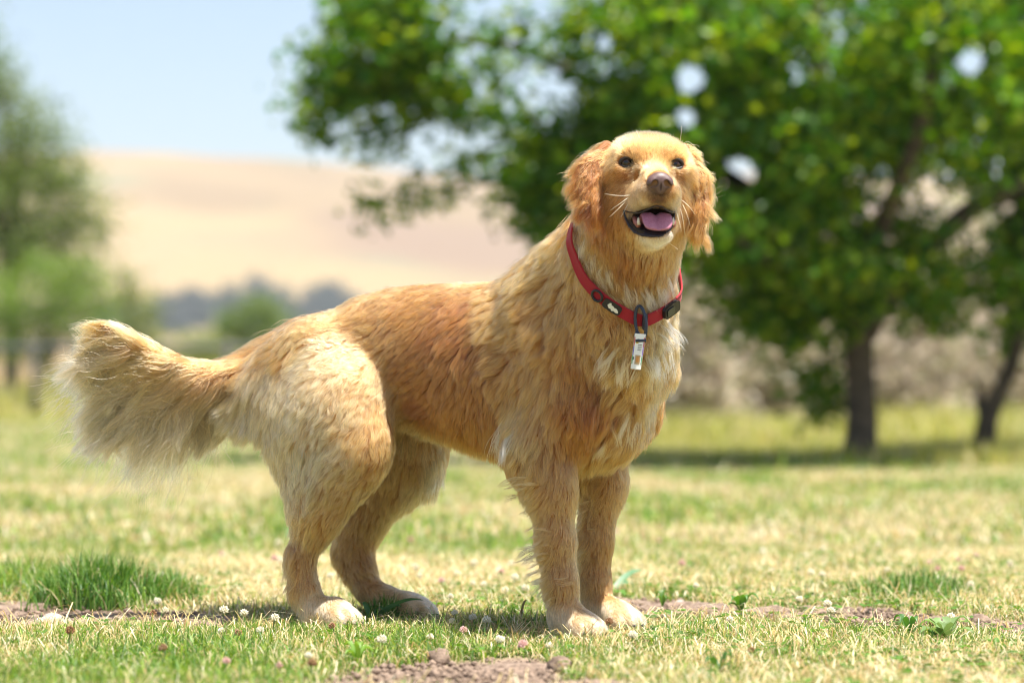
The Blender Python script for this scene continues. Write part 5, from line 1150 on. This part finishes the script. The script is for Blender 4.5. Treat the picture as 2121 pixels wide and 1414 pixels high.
BLOB = [ # px centre, px radii, depth, depth radius m, clusters, leaves each
 (1700, 120, 420, 250, 0, 1.5, 520, 24), (1350, 120, 190, 210, .2, .9, 190, 24), (1980, 180, 230, 260, 0, 1.2, 200, 24), (1580, 330, 260, 150, -.3, 1.1, 210, 24), (1330, 320, 200, 150, .3, .7, 170, 24),
 (1170, 400, 110, 110, .4, .5, 90, 22), (1230, 470, 130, 60, .4, .5, 60, 22), (1120, 330, 60, 110, .4, .4, 40, 22), (1640, 520, 210, 110, -.3, .9, 170, 24), (1590, 640, 90, 80, -.2, .5, 55, 22), (1680, 620, 120, 70, 0, .6, 60, 22), (1860, 560, 130, 110, .2, .8, 70, 22), (1930, 620, 70, 60, .2, .5, 30, 20),
 (2080, 560, 90, 120, .6, .8, 40, 20), (1700, 800, 45, 90, .4, .3, 24, 18), (1480, 470, 110, 90, -.8, .6, 60, 22),
 (780, 110, 130, 120, .3, .5, 84, 22), (820, 40, 140, 110, .3, .6, 70, 22), (730, 210, 90, 70, .3, .4, 40, 20), (800, 290, 45, 50, .3, .25, 14, 18), (900, 170, 60, 70, .3, .3, 26, 18), (640, 165, 55, 45, .3, .25, 9, 14), (660, 260, 30, 25, .3, .2, 8, 14),
 (930, 215, 70, 50, .4, .3, 22, 16), (1020, 180, 50, 90, .4, .3, 14, 14), (1130, 120, 70, 60, .5, .4, 13, 14), (1060, 60, 90, 50, .5, .4, 12, 14), (1040, 255, 45, 40, .4, .3, 14, 14), (1010, 345, 30, 30, .3, .2, 9, 12),
 (945, 362, 28, 38, .3, .15, 9, 12), (895, 405, 34, 30, .3, .15, 9, 12), (787, 428, 34, 24, .3, .15, 9, 12), (845, 380, 20, 15, .3, .1, 3, 10),
 (1600, -330, 560, 260, 0, 1.7, 420, 24), (1050, -200, 330, 150, .3, 1.0, 110, 24), (2150, -50, 200, 330, .3, 1.2, 140, 24), (2250, 330, 160, 200, .6, 1.0, 80, 22)]
CL, TWG = [], []
for (x, y, rx, ry, dz, rd, nc, nl) in BLOB:
    s_ = TY_ / FPX; P, T_ = twigs(tp_(x, y, dz), (rx * s_, rd, ry * s_), int(nc * (.62 if y > -100 else .10)), int(nl * 1.35), .09); CL.append(P); TWG.append(T_)
CL = np.concatenate(CL)
# natural gaps: thin the leaves where the crown opens
gap = [(1430, 165, 34), (1420, 245, 24), (1532, 362, 36), (1985, 420, 22), (2075, 445, 26), (1220, 330, 16), (2010, 130, 30), (1250, 85, 16)]
xp, yp = CX + CL[:, 0] / CL[:, 1] * FPX, HY - (CL[:, 2] - CH) / CL[:, 1] * FPX
kp = np.ones(len(CL), bool)
for (x, y, r) in gap: kp &= np.hypot(xp - x, yp - y) > r
CL = CL[kp]; nl_ = len(CL); print('big tree leaves', nl_)
leaf_cloud('crown', CL - np.array(big.location), rng.uniform(.05, .095, nl_), tree_leaf, tree_cols(nl_, [(.045, .150, .006), (.075, .195, .008), (.14, .255, .010), (.038, .115, .010), (.21, .29, .014)]), .9, big)
# neighbour tree at the right edge
nb = empty('shade_tree', Vector(on_ground(2050, 955))); NBY = nb.location[1]; tag(nb, 'slim leaning tree with dark trunk to the right of the large leafy tree', 'tree')
def np_p(x, y, d=0.): return px(x, y, NBY + d)
limb('trunk', [np_p(2046, 962), np_p(2040, 905), np_p(2052, 850), np_p(2090, 770), np_p(2118, 660), np_p(2130, 520), np_p(2160, 300)], [.085, .068, .056, .045, .04, .035, .024], nb)
limb('limb', [np_p(2046, 890), np_p(2030, 830, .1), np_p(2022, 790, .15)], [.05, .03, .012], nb)
limb('limb', [np_p(2124, 600), np_p(2190, 480, .2), np_p(2290, 380, .3)], [.04, .03, .012], nb)
P = np.concatenate([twigs(np_p(x, y, d), (rx * NBY / FPX, .6, ry * NBY / FPX), nc, 22, .09)[0] for (x, y, rx, ry, d, nc) in [(2210, 300, 130, 260, .4, 130), (2150, 560, 70, 120, .4, 42), (2260, 560, 120, 150, .6, 60), (2130, 660, 40, 60, .3, 14), (2200, -50, 160, 200, .4, 90)]])
leaf_cloud('crown', P - np.array(nb.location), rng.uniform(.06, .11, len(P)), tree_leaf, tree_cols(len(P), [(.045, .13, .008), (.07, .165, .01), (.11, .20, .015)]), .8, nb)
# left feathery tree and the shrubs below it
soft_leaf = leaf_material('soft_leaf', .40, gloss=.04)
def far_tree(name, label, base, blobs, trunk_r, cols, leaf=(.10, .2), cat='tree', group=None, shape='slim', Y=None, m=None, spread=.22, limbs=True, bm_=None):
    Y = Y or FPX * CH / (base[1] - HY); root = empty(name, Vector((px(base[0], HY, Y)[0], Y, float(terrain(np.array([px(base[0], HY, Y)[0]]), np.array([Y]))[0])))); tag(root, label, cat, group)
    s_ = Y / FPX; top = min(b[1] for b in blobs); pts_ = []
    for (x, y, rx, ry, nc, nl) in blobs: pts_.append(twigs(px(x, y, Y), (rx * s_, min(rx, ry) * s_, ry * s_), nc, nl, spread)[0])
    z0 = np.array(root.location); tgt = px(sum(b[0] for b in blobs) / len(blobs), top, Y)
    limb('trunk', [z0 + (0, 0, -.1), z0 * .6 + tgt * .4, z0 * .25 + tgt * .75], [trunk_r, trunk_r * .7, trunk_r * .25], root, bm_ or bark, 8)
    if limbs:
        for (x, y, rx, ry, nc, nl) in blobs[:5]: c = px(x, y, Y); st = z0 * .7 + tgt * .3; st = np.array((st[0], st[1], min(st[2], c[2]))); limb('limb', [st, st * .5 + c * .5 + (0, 0, .05), c], [trunk_r * .45, trunk_r * .3, trunk_r * .1], root, bm_ or bark, 6)
    P = np.concatenate(pts_); P = P[P[:, 2] > z0[2] + .03]
    leaf_cloud('crown', P - z0, rng.uniform(*leaf, len(P)), m or soft_leaf, tree_cols(len(P), cols), .6, root, shape); return root
OL = [(.10, .165, .025), (.15, .22, .04), (.075, .125, .02), (.21, .26, .06)]
LG = [(.14, .24, .035), (.20, .30, .055), (.12, .19, .03)]
far_tree('feathery_tree', 'tall feathery olive green tree on the left beyond the fence', (20, 868), [(-40, 250, 90, 130, 46, 30), (10, 170, 40, 70, 16, 26), (60, 250, 40, 60, 16, 26), (0, 400, 130, 120, 90, 30), (110, 330, 55, 70, 22, 26), (150, 420, 55, 80, 26, 26), (185, 490, 45, 40, 10, 22), (60, 520, 130, 90, 70, 28), (-90, 500, 120, 200, 70, 28), (-60, 90, 50, 70, 14, 24)], .16, OL, (.10, .22), Y=46, spread=.24)
far_tree('leafy_shrub', 'bright green round shrub at the foot of the feathery tree', (90, 872), [(80, 620, 130, 90, 90, 28), (170, 640, 70, 70, 40, 26), (30, 690, 120, 70, 60, 26), (140, 570, 70, 40, 22, 24)], .07, LG, (.08, .16), 'shrub', Y=42, spread=.18)
far_tree('leafy_shrub', 'slim yellow green shrub between the feathery tree and the far blue trees', (280, 872), [(270, 650, 50, 80, 34, 26), (300, 690, 45, 60, 24, 24), (265, 575, 22, 40, 9, 20)], .05, [(.17, .22, .05), (.22, .25, .07), (.14, .19, .04)], (.08, .15), 'shrub', Y=44, spread=.15)
far_tree('leafy_shrub', 'rounded dark green shrub seen over the dog\'s tail', (520, 872), [(520, 670, 70, 55, 50, 26), (470, 700, 60, 45, 34, 24), (560, 690, 50, 50, 30, 24), (530, 630, 30, 25, 10, 20)], .05, [(.08, .15, .03), (.12, .19, .04), (.17, .22, .05)], (.08, .16), 'shrub', Y=48, spread=.16)
far_tree('leafy_shrub', 'low yellow green shrub under the dog\'s tail root behind the fence', (400, 872), [(390, 735, 70, 35, 34, 24), (470, 750, 70, 30, 30, 24)], .04, [(.20, .25, .06), (.25, .28, .08)], (.08, .15), 'shrub', Y=41, spread=.14)
# far row of trees before the hill
TR = [(350, 640, 34, 42), (395, 632, 36, 40), (440, 640, 34, 40), (480, 628, 30, 46), (525, 612, 36, 50), (570, 630, 34, 46), (605, 655, 26, 30), (650, 632, 22, 44), (685, 618, 32, 46), (725, 640, 26, 36), (770, 650, 26, 30), (310, 655, 30, 32), (240, 650, 36, 36), (1120, 640, 36, 40)]
for i, (x, y, rx, ry) in enumerate(TR):
    Yt = 860 + 40 * (i % 3); gz_ = float(terrain(np.array([px(x, HY, Yt)[0]]), np.array([Yt]))[0]); by = HY - (gz_ - CH) * FPX / Yt
    far_tree('distant_tree', 'dark distant tree in the row at the foot of the hill', (x, by), [(x, y + 8, rx, ry, 60, 16), (x + 6, (y + by) / 2, rx * .9, max(abs(by - y) * .45, 12), 44, 16)], .5, [(.030, .055, .030), (.045, .07, .038), (.025, .045, .03)], (1.8, 3.2), 'tree', 'row of trees at the foot of the hill', Y=Yt, spread=1.7, limbs=False)
# dry brush behind the large tree
DB = [(.50, .43, .34), (.60, .53, .43), (.38, .33, .25), (.36, .38, .20), (.68, .62, .53)]
twig_m = mat('dry_twig', rough=.9); noise_color(twig_m, (.16, .12, .09), (.34, .28, .22), 20, 4, 0)
dry_leaf = leaf_material('dry_leaf', .40, gloss=.02)
DBL = [('tall dry grey brush bush right behind the dog\'s chest', (1440, 880), [(1440, 650, 70, 110, 90, 22), (1420, 780, 80, 80, 90, 22), (1470, 560, 40, 50, 24, 18)], 26), ('broad dry brush bush left of the large tree\'s trunk', (1570, 880), [(1560, 760, 90, 100, 120, 22), (1620, 700, 60, 80, 54, 20), (1530, 650, 60, 60, 36, 20)], 28),
       ('pale dry bush seen behind the large tree\'s trunk', (1690, 880), [(1680, 770, 70, 100, 90, 22), (1720, 680, 60, 60, 45, 20)], 30), ('dry grey bush to the right of the large tree\'s trunk', (1880, 880), [(1880, 760, 90, 110, 135, 22), (1850, 680, 60, 60, 45, 20), (1930, 640, 60, 90, 60, 20)], 27),
       ('tall pale dry bush between the two tree trunks', (1990, 880), [(1990, 700, 70, 160, 135, 22), (1970, 560, 60, 80, 54, 20), (2000, 480, 40, 50, 21, 18)], 31), ('dry brush bush behind the slim leaning tree', (2110, 880), [(2110, 740, 90, 120, 135, 22), (2140, 620, 70, 90, 60, 20)], 28), ('dry bush past the slim leaning tree at the thicket\'s end', (2240, 880), [(2240, 720, 90, 140, 120, 22)], 29), ('low dry bush in the thicket hidden by the dog\'s chest', (1330, 880), [(1330, 770, 80, 90, 90, 22), (1350, 640, 50, 60, 30, 20)], 29)]
for (lb, b, bl, Y) in DBL:
    bl = bl + [(b[0] - 30, 850, 75, 40, 34, 20), (b[0] + 45, 855, 75, 36, 30, 20)]
    far_tree('dry_bush', lb, b, bl, .04, DB, (.07, .16), 'bush', 'thicket of dry brush', Y=Y, spread=.10, m=dry_leaf, bm_=twig_m)
far_tree('feathery_tree', 'pale green tree rising far behind the dry thicket', (2000, 870), [(1990, 520, 60, 90, 40, 24), (1960, 610, 60, 60, 26, 24), (2010, 430, 40, 60, 14, 20), (1700, 700, 60, 60, 26, 22), (1500, 600, 60, 70, 22, 22)], .1, LG, (.10, .2), Y=55, spread=.22)
# tall yellow-green weeds along the fence
def weeds(name, n_, x0, x1, y0, y1, h, cols, ws=.012):
    Y = rng.uniform(y0, y1, n_); X = (rng.uniform(x0, x1, n_) - CX) / FPX * Y; cl_ = .5 + .5 * vnoise(np.stack([X * .7, Y * .5, X * 0], -1), 31)
    cols = np.array(cols); o = blades(name, X, Y, np.zeros(n_), h * rng.uniform(.25, 1.15, n_) * (.25 + 1.1 * cl_ ** 1.5), ws * rng.uniform(.6, 1.5, n_), rng.uniform(.1, .7, n_), cols[rng.integers(0, len(cols), n_)] * rng.uniform(.7, 1.2, (n_, 1)), grass_m, 2); return tag(o, kind='stuff')
YG = [(.38, .40, .05), (.28, .33, .05), (.50, .47, .07), (.22, .28, .06), (.56, .50, .24), (.60, .54, .30), (.34, .34, .14)]
weeds('tall_weeds', 24000, 1100, 2400, 19, 27, .30, YG, .009); weeds('tall_weeds', 20000, 1150, 2400, 14.2, 20, .17, YG, .007); weeds('tall_weeds', 12000, -300, 1150, 34, 37.5, .22, YG); weeds('tall_weeds', 22000, -400, 1300, 38.5, 56, .85, YG, .02)
# wire fence
fence = empty('wire_fence', (0, 38, 0)); tag(fence, 'post and wire fence between the mown field and the weeds', 'fence')
post_m = mat('fence_post', rough=.9); noise_color(post_m, (.05, .05, .045), (.13, .12, .10), 8, 4, .3); wire_m = mat('fence_wire', (.10, .11, .11), .5, Metallic=.6)
for x in range(-3130, 5300, 400): c = px(x, HY, 38.); tube('post', np.array([(c[0], 0, -.1), (c[0] + .01, 0, .5), (c[0], .01, 1.12)]), [.065, .06, .055], post_m, fence, 8)
for z, r in ((1.04, .05), (.72, .006), (.42, .006)): tube('wire', np.array([(-30., 0, z), (0, 0, z - .01), (30., 0, z)]), r, wire_m, fence, 6)
# ------------------------------------------------------------------ air
bm = bmesh.new(); bmesh.ops.create_cube(bm, size=1.0); me = bpy.data.meshes.new('haze'); bm.to_mesh(me); bm.free()
zt_ = float(HZ.max()) + 12; hzo = link('haze', me); xe = float(np.abs(gx).max()) + 20; y0_, y1_ = float(gy.min()) - 20, 4220.0
hzo.scale = (2 * xe, y1_ - y0_, zt_ + 2 - min(0, float(GZ.min()), float(HZ.min()))); hzo.location = (0, (y0_ + y1_) / 2, (zt_ - 2 + min(0, float(GZ.min()), float(HZ.min()))) / 2)
m = bpy.data.materials.new('air'); m.use_nodes = True; N = m.node_tree.nodes; N.clear(); o = N.new('ShaderNodeOutputMaterial'); v = N.new('ShaderNodeVolumePrincipled')
v.inputs['Color'].default_value = (.90, .94, 1, 1); v.inputs['Density'].default_value = 3.2e-4; v.inputs['Anisotropy'].default_value = .2; m.node_tree.links.new(v.outputs[0], o.inputs['Volume'])
me.materials.append(m); tag(hzo, kind='stuff')
